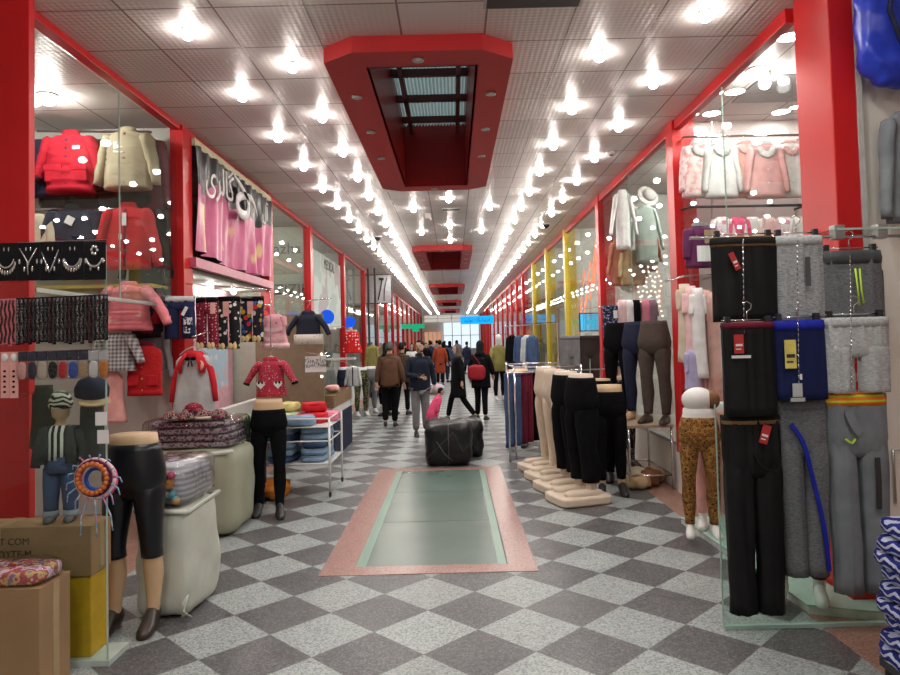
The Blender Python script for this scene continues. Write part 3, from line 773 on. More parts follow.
C_PINK = cloth('pink_quilt', (.72, .22, .25), bump=.5, bscale=18); C_GREY = cloth('grey_fabric', (.2, .2, .21)); C_LGREY = cloth('light_grey_fabric', (.5, .52, .52)); C_WHITE = cloth('white_fabric', (.75, .75, .75)); C_CREAM = cloth('cream_fabric', (.6, .52, .4)); C_MAROON = cloth('maroon_fabric', (.13, .012, .03)); C_REDPUF = cloth('red_puffer', (.5, .015, .035), bump=.7, bscale=14)
C_ORANGE = cloth('orange_fabric', (.62, .2, .03)); C_BLUE = cloth('blue_fabric', (.03, .09, .42)); C_JEAN = cloth('denim_fabric', (.06, .1, .2), bump=.5, bscale=90); C_LJEAN = cloth('light_denim', (.22, .33, .46), bump=.5, bscale=90); C_BROWN = cloth('brown_wool', (.19, .085, .04)); C_OLIVE = cloth('olive_fabric', (.25, .22, .07)); C_GREEN = cloth('green_fabric', (.2, .45, .25)); C_SALMON = cloth('salmon_fabric', (.8, .42, .38)); C_LPINK = cloth('light_pink', (.82, .58, .6)); C_HOTPINK = cloth('hot_pink', (.75, .08, .2)); C_PURPLE = cloth('purple_fabric', (.11, .025, .085)); C_TAN = cloth('tan_fabric', (.45, .32, .18))
# shop lamp in the first left shop and jackets along its party wall
SL = emit('shop_bulb', (1, .95, .88), SHOPLAMP)
def shoplamp(p, label, r=.07):
    t = thing('ceiling_lamp', label, 'lamp', (p.x, p.y, H), 0, 'lamps inside the shops')
    B().lathe([(r*1.2, 0), (r*1.2, -.015), (r, -.02)], 14).build('base', WHITEP, t, True); B().ball((0, 0, -.05), (r, r, .045), 10, 6).build('bulb', SL, t, True); return t
shoplamp(onz(48, 100, H-.05), 'bright lamp on the white ceiling inside the first shop on the left', .07)
shoplamp(Vector((-4.0, 4.95, 0)), 'added lamp brightening the first left shop, hidden behind the red pillar', .06)  # extra lamp added out of view to brighten the shop interior
rod = B().tube([ony(37, 131, 6.5), ony(152, 132, 6.72)], .012, 8).build('clothes_rail', CHROME); tag(rod, 'chrome rail high up holding the red and beige padded jackets', 'rail')
rod = B().tube([ony(36, 209, 6.6), ony(160, 209, 6.76)], .012, 8).build('clothes_rail', CHROME); tag(rod, 'chrome rail holding the red jacket and navy coat, lower in the first left shop', 'rail')
TP('padded_jacket', 'red padded child jacket with two flap pockets, high in the left shop window', 'jacket', 71, 134, 6.55, 48, 61, C_REDPUF, 'jackets in the first left shop', sleeve=44, sw=17, ang=24, quilt=7, seed=1, collar=C_REDPUF, front=C_MAROON, depth=.075, cuff=C_MAROON, parts=(pocket(-.12, -.33, .16, .15, C_REDPUF), pocket(.12, -.33, .16, .15, C_REDPUF), patch(.1, -.14, .07, .035, PAPER), patch(-.12, -.41, .05, .03, PAPER)))
TP('padded_jacket', 'beige quilted child jacket next to the red padded one', 'jacket', 128, 131, 6.5, 46, 60, C_BEIGE, 'jackets in the first left shop', sleeve=52, sw=17, ang=17, quilt=10, seed=2, collar=C_BEIGE, front=C_BROWN, depth=.075, parts=(patch(-.05, -.13, .09, .1, PAPER, 'care_tag'),))
TP('jacket', 'dark maroon jacket half hidden behind the beige quilted jacket', 'jacket', 146, 136, 6.78, 36, 88, C_MAROON, 'jackets in the first left shop', sleeve=70, sw=15, ang=10, seed=3)
TP('jacket', 'dark jacket hanging between the red and the beige padded jackets', 'jacket', 99, 140, 6.74, 40, 56, C_BLK, 'jackets in the first left shop', sleeve=44, sw=14, ang=10, seed=4)
TP('jacket', 'navy jacket at the edge of the red pillar beside the red padded jacket', 'jacket', 40, 140, 6.66, 44, 58, C_NAVY, 'jackets in the first left shop', sleeve=40, sw=14, ang=10, seed=5)
for i, x in enumerate((58, 84, 112, 136)):
    TP('jacket', 'black jacket hem under the padded jackets, %s from the red pillar' % nth(i), 'jacket', x, 186, 6.76, 34, 24, C_BLK, 'black jackets under the padded ones', sleeve=18, sw=12, ang=9, seed=20+i)
TP('coat', 'navy child coat with white paper tag above the necklace cards', 'coat', 73, 208, 6.62, 50, 56, C_NAVY, 'jackets in the first left shop', sleeve=40, sw=16, ang=24, seed=6, collar=C_NAVY, parts=(patch(.03, -.1, .08, .08, PAPER, 'paper_tag', .5),))
TP('jacket', 'plain red child jacket with white tag below the beige one', 'jacket', 128, 206, 6.55, 44, 64, C_RED, 'jackets in the first left shop', sleeve=58, sw=18, ang=19, seed=7, collar=C_RED, front=C_MAROON, parts=(patch(.0, -.08, .04, .12, PAPER, 'paper_tag'), patch(-.04, -.28, .03, .05, PAPER, 'label')))
TP('coat', 'long black coat behind the plain red jacket', 'coat', 146, 204, 6.76, 34, 84, C_BLK, 'jackets in the first left shop', sleeve=70, sw=15, ang=12, seed=8)
TP('jacket', 'cream jacket beside the red pillar, above the necklace cards', 'jacket', 38, 214, 6.6, 30, 50, C_CREAM, 'jackets in the first left shop', sleeve=34, sw=13, ang=12, seed=9)
B_ = B().box(-4.2, XL-.1, 6.45, 6.83, 2.22, 2.25).build('display_shelf', mat('gold_edge', (.5, .36, .08), .35)); tag(B_, 'gold edged shelf at the foot of the first left shop window', 'shelf')
TP('quilted_jacket', 'pink quilted child jacket with flower badges under the gold shelf', 'jacket', 129, 285, 6.42, 38, 46, C_PINK, 'garments under the first left shop window', sleeve=44, sw=16, ang=46, quilt=9, flare=1.15, seed=11, collar=C_PINK, depth=.07, front=C_SALMON, parts=(patch(.11, -.26, .07, .06, C_CREAM), patch(-.11, -.3, .07, .06, C_CREAM), patch(.02, -.1, .05, .06, C_CREAM)))
TP('jacket', 'red and black child jacket behind the pink quilted one', 'jacket', 147, 284, 6.7, 30, 54, pattern('red_black', 'noise', [(.4, .01, .02), (.02, .015, .02), (.02, .015, .02)], 6), 'garments under the first left shop window', sleeve=44, sw=14, ang=24, seed=12)
TP('dress', 'grey checked child dress under the pink quilted jacket', 'dress', 117, 333, 6.4, 30, 38, pattern('grey_check', 'check', [(.6, .62, .62), (.14, .15, .16)], 28), 'garments under the first left shop window', sleeve=30, sw=15, ang=35, flare=1.2, seed=13)
TP('skirt', 'salmon pink skirt hanging below the grey checked dress', 'skirt', 113, 372, 6.42, 20, 50, C_SALMON, 'garments under the first left shop window', sleeve=0, seed=14, flare=1.3)
TP('cardigan', 'grey cardigan with one long hanging sleeve behind the red knitted vest', 'cardigan', 152, 330, 6.72, 30, 40, C_GREY, 'garments under the first left shop window', sleeve=46, sw=10, ang=14, seed=15)
TP('knitted_vest', 'red knitted vest with buttons on the white wall', 'vest', 145, 345, 6.5, 34, 50, pattern('red_knit', 'heather', [(.42, .008, .012), (.62, .03, .03)], 60, bump=.8), 'garments under the first left shop window', sleeve=0, seed=16, hem=C_RED, collar=C_MAROON, depth=.05, parts=(buttons(4, -.1, -.42, mat('gold_button', (.6, .45, .2), .3, .8)), pocket(-.09, -.28, .1, .1, C_RED, False), pocket(.09, -.28, .1, .1, C_RED, False)))

# ---- glass showcase in the foreground with its cartons, boy mannequin and the accessories hung on its front
sx0, sx1, sy0, sy1, sz = -3.1, -1.84, 3.66, 3.9, 2.2
t = thing('glass_showcase', 'tall frameless glass showcase full of accessories in front of the red pillar', 'showcase', (sx0, sy0, 0))
W_, D_ = sx1-sx0, sy1-sy0
B().box(0, W_, 0, .006, .03, sz).build('front_pane', GLASS, t); B().box(0, W_, 0, D_, sz, sz+.008).build('top_pane', GLASSG, t)
B().box(-.01, W_+.01, -.01, D_-.03, 0, .03).build('base', mat('pale_green_base', (.5, .58, .54), .3), t); B().box(W_-.006, W_+.002, -.004, .0, .03, sz).build('edge_strip', EDGE, t)
for z in (1.42, 1.88): B().box(0, W_-.01, .01, .05, z, z+.008).build('shelf', GLASSG, t)
CARD = mat('cardboard', (.33, .2, .1), .75, var=.12, vscale=4, bump=.15); TAPE = mat('packing_tape', (.42, .29, .15), .3, var=.06)
def carton(label, x0, x1, y0, y1, z0, h, m=CARD, tape=True, writing=None, group='cartons by the showcase'):
    t = thing('cardboard_box', label, 'box', ((x0+x1)/2, (y0+y1)/2, z0), 0, group); w, d = (x1-x0)/2, (y1-y0)/2
    B().box(-w, w, -d, d, 0, h).build('carton', m, t, bevel=.006)
    B().box(-w, -.003, -d, d, h, h+.004).build('flap', m, t); B().box(.003, w, -d, d, h, h+.004).build('flap', m, t)
    if tape: B().box(-.03, .03, -d-.002, d+.002, h+.004, h+.006).box(-.03, .03, -d-.003, -d-.001, h*.7, h+.005).build('tape', TAPE, t); B().box(w-.001, w+.003, -d*.2, d*.2, h*.1, h).build('tape', TAPE, t)
    for i, (txt, z, s) in enumerate(writing or ()):
        me = textmesh(txt, s, .001); b = B(); b.M = Matrix.Translation((-w*.2, -d-.002, z)) @ Matrix.Rotation(pi/2, 4, 'X'); b.mesh_in(me); b.build('printed_text', INK, t)
    return t
carton('yellow carton at the bottom of the glass showcase', -2.4, -1.945, 3.69, 3.88, .031, .415, mat('yellow_carton', (.62, .36, .015), .5, var=.1), False)
carton('brown carton with printed lines resting on the yellow one in the showcase', -2.95, -1.935, 3.68, 3.89, .452, .26, CARD, True, [('NO. 6 FEI X LE LX T COM', .19, .05), ('Y 1 GULF XU FM TOYTE M', .125, .05), ('FTN. CO.', .07, .05)])
carton('dark carton behind the yellow one in the showcase', -2.98, -2.4, 3.69, 3.88, .031, .41, CARD, False)
carton('big brown carton standing in the bottom left corner in front of the showcase', -2.75, -1.98, 3.3, 3.56, 0, .52)
b = thing('packed_clothes', 'flat plastic pack of pink and purple clothes lying on the front carton', 'clothes pack', (-2.33, 3.43, .527), 0, 'plastic packed clothes')
B().soft(.68, .22, .075, 9, 6, .012, 9, 3).build('clothes', pattern('pink_lilac_mix', 'noise', [(.6, .3, .4), (.75, .6, .7), (.5, .1, .1), (.7, .5, .2), (.35, .2, .4)], 14), b, True); B().soft(.7, .24, .09, 11, 6, .015, 13, 5).build('plastic_wrap', WRAP, b, True)
# boy mannequin standing on the carton
t = thing('child_mannequin', 'child mannequin in zebra striped hat, dark jacket and rolled jeans standing on a carton', 'mannequin', ony(61, 517, 3.8), .2, None, .8); t.location.z = .717
b = B()
for sd in (-1, 1): b.loft([ring(sd*.045+sd*.01*u, 0, z, r, r, 12) for z, r, u in ((.02, .025, 1), (.15, .035, 1), (.3, .04, .5), (.38, .05, 0))])
b.loft([ring(0, 0, z, rx, ry, 16) for z, rx, ry in ((.34, .09, .065), (.45, .08, .06), (.6, .095, .065), (.64, .05, .04), (.67, .03, .03), (.69, .03, .035), (.71, .052, .06), (.78, .06, .07), (.83, .045, .05), (.85, .01, .01))])
b.build('form', SKIN_T, t, True)
b = B()
for sd in (-1, 1): b.loft([ring(sd*(.05+.012*u), 0, z, r, r*1.05, 14, 2, .1, 8, sd) for z, r, u in ((.06, .046, 1), (.12, .048, 1), (.25, .055, .6), (.36, .06, 0))])
b.loft([ring(0, 0, z, .105, .078, 18, 2, .05) for z in (.33, .38, .44)]); b.build('jeans', C_JEAN, t, True)
b = B()
for sd in (-1, 1): b.loft([ring(sd*.062, 0, z, .05, .053, 14) for z in (.035, .05, .078)])
b.build('rolled_cuff', cloth('pale_denim_cuff', (.3, .35, .4)), t, True)
for sd in (-1, 1):
    f = B(); foot(f, 0, 0, 0, 0, .15); o = f.build('shoe', mat('grey_shoe', (.12, .12, .13), .5), t, True); o.location = (sd*.062, 0, 0); o.scale = (.8, .9, .8)
B().loft([ring(0, 0, z, rx, ry, 20, 2.2) for z, rx, ry in ((.42, .105, .08), (.5, .1, .076), (.6, .102, .075), (.65, .05, .045))]).build('striped_shirt', pattern('bw_vstripes', 'vstripes', [(.02, .02, .02), (.8, .8, .75)], 26, .5), t, True)
b = B()
for sd in (-1, 1):
    b.tube([(sd*.1, 0, .62), (sd*.14, 0, .5), (sd*.15, -.03, .37)], [.035, .036, .03], 12)
    b.tube([(sd*.075, -.06, .645), (sd*.082, -.078, .52), (sd*.09, -.08, .4)], [.02, .035, .035], 10, flat=.5)
b.loft([ring(0, .03, z, .112, .07, 18) for z in (.39, .5, .6, .64)]); b.build('jacket', pattern('dark_fleck', 'heather', [(.012, .015, .014), (.08, .09, .085)], 40), t, True)
B().loft([ring(0, 0, z, r, r*1.1, 18) for z, r in ((.765, .068), (.79, .076), (.83, .07), (.87, .045), (.885, .01))]).build('hat', pattern('zebra_knit', 'zebra', [(.02, .02, .02), (.75, .72, .6)], 9, .5), t, True)
t = thing('cap', 'dark cap with tan brim hung beside the zebra striped hat', 'cap', ony(92, 392, 3.78)); t.rotation_euler = (.2, 0, .6)
B().loft([ring(0, 0, z, r, r*1.1, 18) for z, r in ((-.02, .085), (.02, .088), (.06, .07), (.085, .03), (.09, .005))]).build('crown', C_NAVY, t, True)
B().loft([[(.08*cos(a), -.08-.09*sin(a)*k, -.02-.012*k) for a in [pi*j/11 for j in range(12)]] for k in (0, .5, 1)], False).loft([[(.08*cos(a), -.08-.09*sin(a)*k, -.026-.012*k) for a in [pi*j/11 for j in range(12)]] for k in (0, .5, 1)], False).build('brim', C_TAN, t, True)
for i, (nm, lab, px, py, m) in enumerate((('scarf', 'black patterned scarf hanging behind the striped shirt in the showcase', 92, 398, pattern('dark_fleck', 'x', [])), ('scarf', 'dark olive scarf hanging on the far side of the zebra hat', 44, 385, cloth('dark_olive', (.04, .045, .03))))):
    TP(nm, lab, 'scarf', px, py, 3.86, 22, 62, m, None, sleeve=0, flare=1.2, seed=30+i, depth=.04)
# necklace cards
VELV = cloth('black_velvet', (.008, .008, .01)); SILV = mat('silver', (.8, .8, .8), .2, .9, var=.1)
yf = 3.62
def card_rail(px0, py0, px1, py1, label):
    o = B().tube([ony(px0, py0, yf), ony(px1, py1, yf)], .004, 6).build('wire_rail', CHROME); return tag(o, label, 'rail')
card_rail(-4, 244, 107, 240, 'thin wire across the showcase front carrying the necklace cards'); card_rail(-4, 300, 107, 295, 'thin wire across the showcase front carrying the bead strands'); card_rail(-4, 353, 107, 349, 'thin wire across the showcase front carrying the small packets')
for i in range(5):
    px = 7+22*i; p = ony(px, 243-.3*i, yf-.012)
    t = thing('necklace_card', 'black card with %s, %s in the showcase top row' % (['a fringed silver necklace', 'a Y shaped silver chain', 'a pointed silver necklace', 'a beaded silver collar', 'a thick silver crescent and rosette'][i], nth(i)), 'necklace', p, 0, 'necklace cards on the showcase')
    B().box(-.056, .056, -.003, .003, -.2, 0).build('card', VELV, t)
    R = .042; arc = [(R*cos(a), -.007, -.075+R*1.35*sin(a)) for a in [pi+.2+(pi-.4)*k/18 for k in range(19)]]
    b = B()
    if i == 1: b.tube([(-.045, -.007, -.03), (-.005, -.007, -.1), (0, -.007, -.17)], .004, 6).tube([(.045, -.007, -.03), (.005, -.007, -.1), (.0, -.007, -.12)], .004, 6)
    elif i == 2: b.tube([(-.045, -.007, -.05), (-.02, -.007, -.11), (0, -.007, -.16), (.02, -.007, -.11), (.045, -.007, -.04)], [.004, .009, .014, .009, .004], 8, flat=.5)
    else: b.tube(arc, [.0045+(.01 if i == 4 else .006)*sin(pi*k/18) for k in range(19)], 8, flat=.6)
    b.build('necklace', SILV, t, True)
    b = B()
    for k in range(0, 19, 2 if i in (0, 3) else 6):
        x, y, z = arc[k]; b.ball((x*1.12, y, z-.014-(.012 if i == 0 else 0)), (.007, .003, .015), 6, 4)
    if i == 4:
        for k in range(6): b.ball((.015*cos(k), -.008, -.045+.02*sin(k)), (.009, .004, .009), 6, 4)
    b.build('pendant', SILV, t, True)
    b = B()
    for s in (-1, 1): b.ball((s*.012, -.006, -.035), (.004, .003, .012), 6, 4)
    b.build('earrings', SILV, t, True)
BEADS = [pattern('beads_%d' % i, 'dots', [(.012, .012, .014), c], 120, .5, .35) for i, c in enumerate(((.25, .25, .25), (.12, .11, .11), (.16, .05, .05), (.09, .09, .11), (.32, .3, .28)))]
for i in range(27):
    px = 2+4.0*i; p = ony(px, 299-.045*px, yf-.01)
    t = thing('bead_strand', 'dark beaded strand on a card, %s in the middle row on the showcase' % nth(i), 'necklace', p, 0, 'bead strands on the showcase')
    Lg = .235+.02*random.random()
    B().box(-.009, .009, -.002, .002, -Lg, 0).build('card', VELV if i > 3 else C_PINK, t)
    B().tube([(.004*sin(k*1.7+i), -.005, -.008-(Lg-.015)*k/10) for k in range(11)], .0055, 6).build('beads', BEADS[i % 5] if i > 3 else BEADS[2], t, True)
PK = [C_SALMON, C_NAVY, C_CREAM, C_BLK, C_RED, C_BLUE, C_TAN, C_BLK, C_WHITE, C_ORANGE]
for i in range(9):
    px = 22+10.2*i; p = ony(px, 352-.02*px, yf-.012)
    t = thing('trinket_packet', 'small clear packet of %s trinkets, %s in the bottom row on the showcase' % (['salmon', 'navy', 'cream', 'black', 'red', 'blue', 'tan', 'white', 'orange'][i], nth(i)), 'packet', p, 0, 'trinket packets on the showcase')
    B().box(-.025, .025, -.002, .002, -.05, 0).build('header_card', C_NAVY if i < 7 else C_LGREY, t); B().soft(.045, .014, .09, 4, 3, .003, 40, i, -.145).build('trinkets', [C_SALMON, C_NAVY, C_CREAM, C_BLK, C_RED, C_BLUE, C_TAN, C_WHITE, C_ORANGE][i], t, True)
    B().soft(.052, .02, .15, 4, 6, 0, 1, 0, -.15).build('plastic_bag', WRAP, t, True)
for i in range(2):
    t = thing('hair_clip_strip', 'long salmon card of hair clips, %s at the left end of the bottom row' % nth(i), 'card', ony(5+9*i, 352, yf-.012), 0, 'hair clip cards'); B().box(-.022, .022, -.002, .002, -.24, 0).build('card', C_SALMON, t)
    for k in range(5): B().ball((0, -.004, -.1-.027*k), (.008, .004, .006), 6, 4).build('clip', C_BLK, t, True)
    B().ball((0, -.004, -.03), (.018, .006, .022), 8, 6).build('white_bow', C_WHITE, t, True)
for i, (px, py) in enumerate(((104, 415), (106, 433))):
    t = B().box(-.03, .03, -.001, .001, -.07, 0).build('price_card', PAPER, loc=ony(px-3, py-3, yf-.01-.006*i)); tag(t, ['small white price card at the edge of the showcase', 'second white price card hanging just below the other'][i], 'tag')
# bunch of hair ties
t = thing('hair_tie_bunch', 'round bunch of colourful beaded hair ties with dangling ribbons on the showcase corner', 'hair ties', ony(94, 478, 3.62))
b = B()
for k in range(20): a = 2*pi*k/20; b.ball((.075*cos(a), -.02, .075*sin(a)), .0145, 8, 6)
b.build('orange_beads', mat('orange_bead', (.6, .16, .03), .35), t, True)
for i, (R, m) in enumerate(((.105, C_PURPLE), (.118, C_LPINK), (.065, C_BLUE), (.112, C_HOTPINK))): B().torus((.004*i, .006*i, -.004*i), R*.85, .01, 26, 6).build('elastic', m, t, True)
RIBM = pattern('ribbons', 'noise', [(.6, .6, .65), (.2, .4, .6), (.6, .2, .4)], 30)
for k in range(16):
    a = 2*pi*k/16+.1; r0 = .1; L = .05+.05*random.random() if k % 16 not in (11, 12, 13) else .2
    q = (r0*cos(a), -.01, r0*sin(a)); B().tube([q, (q[0]+L*.5*cos(a), -.02, q[2]+L*.5*sin(a)-.01), (q[0]+L*.6*cos(a), -.015, q[2]+L*.8*sin(a)-.04)], .004, 5).build('ribbon', RIBM, t, True)
# leg form with black leather leggings
LEATH = mat('black_leather', (.004, .005, .009), .3, var=.2, bump=.12, bscale=14); BRSHOE = mat('dark_brown_shoe', (.035, .022, .016), .35)
leg_form('leg_mannequin', 'tan leg mannequin in shiny black cropped leggings and brown heels beside the white sack', ony(135, 634, 4.13), -.05, 'leg mannequins', SKIN_T, LEATH, .42, 1.085, shoe=BRSHOE, heel=.045, step=(.05, 0), inf=.008).location.z = 0
# sacks
SACK = mat('white_woven_sack', (.58, .6, .52), .6, var=.07, vscale=5, bump=.3, bscale=120); SACK2 = mat('olive_woven_sack', (.36, .37, .27), .65, var=.07, vscale=4, bump=.3, bscale=120)
t = thing('woven_sack', 'white woven sack standing behind the black leather leg mannequin', 'sack', (-1.8, 4.5, 0), -.06, 'woven sacks of clothes')
B().soft(.34, .5, .66, 11, 10, .025, 3, 2).build('bag', SACK, t, True); B().tube([(.165, -.24, .64), (.165, .24, .66), (-.165, .24, .64), (-.165, -.24, .65), (.165, -.24, .64)], .016, 6).build('rolled_rim', SACK, t, True)
b = B()
for k in range(5): b.tube([(.13+.01*k, -.25, .1+.012*k), (.15, -.26-.005*k, .06), (.14+.015*k, -.265, .02)], .005, 5)
b.build('frayed_corner', SACK, t, True)
t = thing('packed_clothes', 'clear plastic bag of striped and bobbled clothes on the white sack', 'clothes pack', (-1.8, 4.5, .67), -.06, 'plastic packed clothes')
B().soft(.29, .42, .24, 9, 6, .02, 5, 4).build('clothes', pattern('grey_stripe_pack', 'stripes', [(.5, .5, .54), (.3, .3, .34)], 30, .5), t, True)
b = B()
for k in range(22): b.ball((-.11+.2*random.random(), -.225, .02+.18*random.random()), .027, 8, 5)
b.build('bobbles', pattern('bobbles', 'dots', [(.12, .2, .25), (.6, .3, .1), (.5, .1, .2), (.15, .35, .4), (.6, .55, .4)], 16, .6), t, True)
B().soft(.33, .48, .28, 11, 6, .02, 8, 6).build('plastic_wrap', WRAP, t, True)
t = thing('woven_sack', 'large olive woven bale behind the white sack', 'sack', (-2.34, 6.3, 0), 0, 'woven sacks of clothes')
B().soft(.86, .7, .76, 11, 8, .025, 2.5, 8).build('bag', SACK2, t, True); B().tube([(.42, -.33, .74), (0, -.35, .7), (-.42, -.33, .72)], .02, 6).build('rolled_rim', SACK, t, True); B().tube([(.25, -.35, .03), (.25, -.35, .7)], .008, 5).build('seam', SACK2, t, True)
t = thing('packed_clothes', 'shrink wrapped stack of dark printed clothes on the olive bale', 'clothes pack', (-2.34, 6.3, .762), 0, 'plastic packed clothes')
for k in range(4): B().soft(.76-.02*k, .55, .06, 7, 6, .008, 9, k, .058*k).build('folded_garment', pattern('dark_print_%d' % (k % 2), 'noise', [(.05, .04, .06), (.35, .3, .32), (.1, .03, .08)], 22+6*k), t, True)
B().soft(.82, .6, .255, 9, 9, .01, 8, 2).build('plastic_wrap', WRAP, t, True)
FLOR = pattern('floral_bonnet', 'noise', [(.02, .012, .02), (.2, .015, .04), (.3, .24, .2), (.02, .012, .02)], 34)
for i, (px, py) in enumerate(((172, 411), (186, 414), (203, 413), (217, 410), (190, 404))):
    t = thing('bonnet', 'dark floral child bonnet, %s on the shrink wrapped stack' % ['leftmost', 'second from the left', 'second from the right', 'rightmost', 'red and topmost'][i], 'hat', (ony(px, py, 6.04).x, 6.04+.02*i, 1.02 if i < 4 else 1.08), .3*i, 'bonnets on the wrapped stack')
    B().loft([ring(0, 0, z, r, r, 14, 2, .08) for z, r in ((0, .07), (.02, .08), (.05, .065), (.07, .03), (.075, .005))]).build('crown', FLOR if i < 4 else pattern('red_dot_bonnet', 'dots', [(.25, .01, .03), (.5, .42, .36)], 50, .18), t, True); B().torus((0, 0, .008), .08, .014, 16, 6, 'z').build('brim', C_CREAM if i == 2 else FLOR, t, True)
# red bolero child dress
t = TP('child_dress', 'grey child dress with red bolero and black bow above the wrapped stack', 'dress', 194, 352, 6.3, 36, 62, C_LGREY, None, sleeve=0, flare=1.22, seed=41, depth=.055, neck=.07)
k = 6.3/FPX; b = B()
for sd in (-1, 1):
    b.tube([(sd*.1, 0, -.06), (sd*.155, -.01, -.17), (sd*.185, -.015, -.3), (sd*.2, -.02, -.45)], [.04, .038, .034, .03], 12, flat=.7)
    b.tube([(sd*.055, -.05, -.01), (sd*.1, -.07, -.1), (sd*.1, -.07, -.19)], [.04, .06, .035], 10, flat=.4)
b.loft([ring(0, .012, z, w_, .058, 20) for z, w_ in ((-.2, .155), (-.1, .16), (-.02, .1), (.01, .06))]); b.build('bolero', C_RED, t, True)
B().ball((-.025, -.09, -.06), (.028, .01, .018), 8, 6).ball((.025, -.09, -.06), (.028, .01, .018), 8, 6).tube([(-.005, -.095, -.06), (-.02, -.1, -.13)], .006, 5).tube([(.005, -.095, -.06), (.02, -.1, -.13)], .006, 5).build('bow', C_BLK, t, True)
B().ball((.09, -.1, -.12), (.035, .01, .045), 8, 6).build('badge', C_SALMON, t, True)
hanger(ony(194, 350, 6.3)+Vector((0, 0, .03)), .26, 'white hanger with a grey face under the red bolero dress', 0, group='hangers on the left side', m=C_LGREY)
# ---- second shop: banner, wire with children trousers
def banner_mat():
    m, nt, bs = _nt('satin_banner'); v = ocoord(nt); s = N(nt, 'ShaderNodeSeparateXYZ'); nt.links.new(v, s.inputs[0])
    n = noise_(nt, v, 1.6, 2); z = math_(nt, 'ADD', s.outputs[2], math_(nt, 'MULTIPLY', math_(nt, 'SUBTRACT', n, .5), .5))
    pk = ramp(nt, noise_(nt, ocoord(nt, (1, 2.5, .6)), 3, 3), [(.3, (.45, .05, .17)), (.6, (.62, .16, .3)), (.75, (.7, .5, .55))])
    yl = ramp(nt, noise_(nt, ocoord(nt, (1, 1.4, .8)), 2.3, 2), [(.6, (0, 0, 0)), (.68, (1, 1, 1))])
    c = mixc(nt, math_(nt, 'MULTIPLY', yl, math_(nt, 'LESS_THAN', s.outputs[2], -.6)), pk, (.72, .55, .2))
    c = mixc(nt, math_(nt, 'GREATER_THAN', z, -.42), c, (.018, .02, .025))
    nt.links.new(c, bs.inputs['Base Color']); bs.inputs['Roughness'].default_value = .3; return m
t = thing('shop_banner', 'black and pink satin banner with white Persian lettering over the second left shop', 'banner', (XL+.06, 7.1, 3.76))
BL = 2.9
def bf(u, v):
    y = u*BL; fold = .035*sin(u*31+2.2*sin(u*9))*(.3+v)+.02*sin(u*70+v*4)
    return (.03+fold, y, -.02-v*(1.1+.06*sin(u*3.1)))
B().grid(bf, 110, 14).build('satin_cloth', banner_mat(), t, True)
B().box(-.005, .03, -.03, BL+.06, -.03, .05).build('batten', mat('pale_yellow_batten', (.55, .52, .33), .5), t)
AR = lambda s_: s_
for txt, yy, zz, sz_ in (('\uFB94\uFE8E\uFEDF\uFEAE\uFBFC', .52, -.3, .44), ('\uFE81\uFEDD', 2.35, -.3, .3)):
    b = B(); b.M = Matrix.Translation((.105, yy, zz)) @ Matrix.Rotation(pi/2, 4, 'Z') @ Matrix.Rotation(pi/2, 4, 'X'); b.mesh_in(textmesh(txt, sz_, .003, True)); b.build('lettering', C_WHITE, t)
b = B(); pts = smooth_pts([(1.0, 0, -.1), (1.25, 0, -.16), (1.55, 0, -.3), (1.5, 0, -.48), (1.2, 0, -.5), (1.12, 0, -.36), (1.4, 0, -.26), (1.75, 0, -.25), (1.95, 0, -.42)], 5)
ribbon(b, pts, [.03+.09*sin(pi*k/(len(pts)-1))**1 for k in range(len(pts))], .003); b.v = [(.11+y, x, z) for x, y, z in b.v]
b.build('flourish', C_WHITE, t, True)
B().box(-.02, .05, -.08, BL+.05, -1.3, -1.2).build('lower_rail', mat('pink_rail', (.5, .12, .2), .3), t)
struct(B().box(XL-.5, XL, 7.09, 10.05, 2.42, 2.46).build('trim_shop_soffit', GREYW))
PINKBACK = mat('pink_back_panel', (.7, .42, .48), .5); struct(B().box(XL-.55, XL-.5, 7.09, 10.05, .0, 2.45).build('wall_left_pink_display', PINKBACK))
PRINTP = pattern('pale_blue_print', 'noise', [(.55, .45, .5), (.4, .55, .65), (.7, .6, .65)], 4)
o = B().box(XL-.02, XL, 7.35, 8.3, 1.17, 1.72).build('wall_picture', PRINTP); tag(o, 'pale printed panel behind the burgundy dotted trousers', 'panel')
for i, y in enumerate((7.6, 8.6, 9.5)):
    t = thing('display_lamp', 'small bright lamp in the pink display, %s from the front' % nth(i), 'lamp', (XL-.3, y, 2.42), 0, 'lamps in the pink display'); B().ball((0, 0, -.03), .035, 8, 6).build('bulb', SL, t, True)
DOTS = pattern('burgundy_dots', 'dots', [(.22, .012, .035), (.7, .6, .6)], 34, .22); FLW = pattern('black_white_flowers', 'flowers', [(.015, .015, .018), (.78, .75, .7)], 17, .3); HRT = pattern('black_colour_hearts', 'flowers', [(.015, .015, .03), (.6, .03, .04), (.05, .15, .5), (.6, .4, .05), (.7, .7, .7)], 15, .4)
def chick(z, m):
    def f(t, W, L, d):
        for s in (-1, 1):
            for q in (-.3, .3): B().ball((s*W*.25+q*W*.3, -d*1.1-.01, z), (W*.1, .012, .035), 8, 6).build('chick_badge', m, t, True)
    return f
CHK = cloth('pale_yellow_felt', (.75, .6, .3))
wire = B().tube([ony(163, 296, 6.6), ony(264, 298, 7.3)], .004, 6).build('wire_rail', CHROME); tag(wire, 'wire carrying the row of patterned children trousers', 'rail')
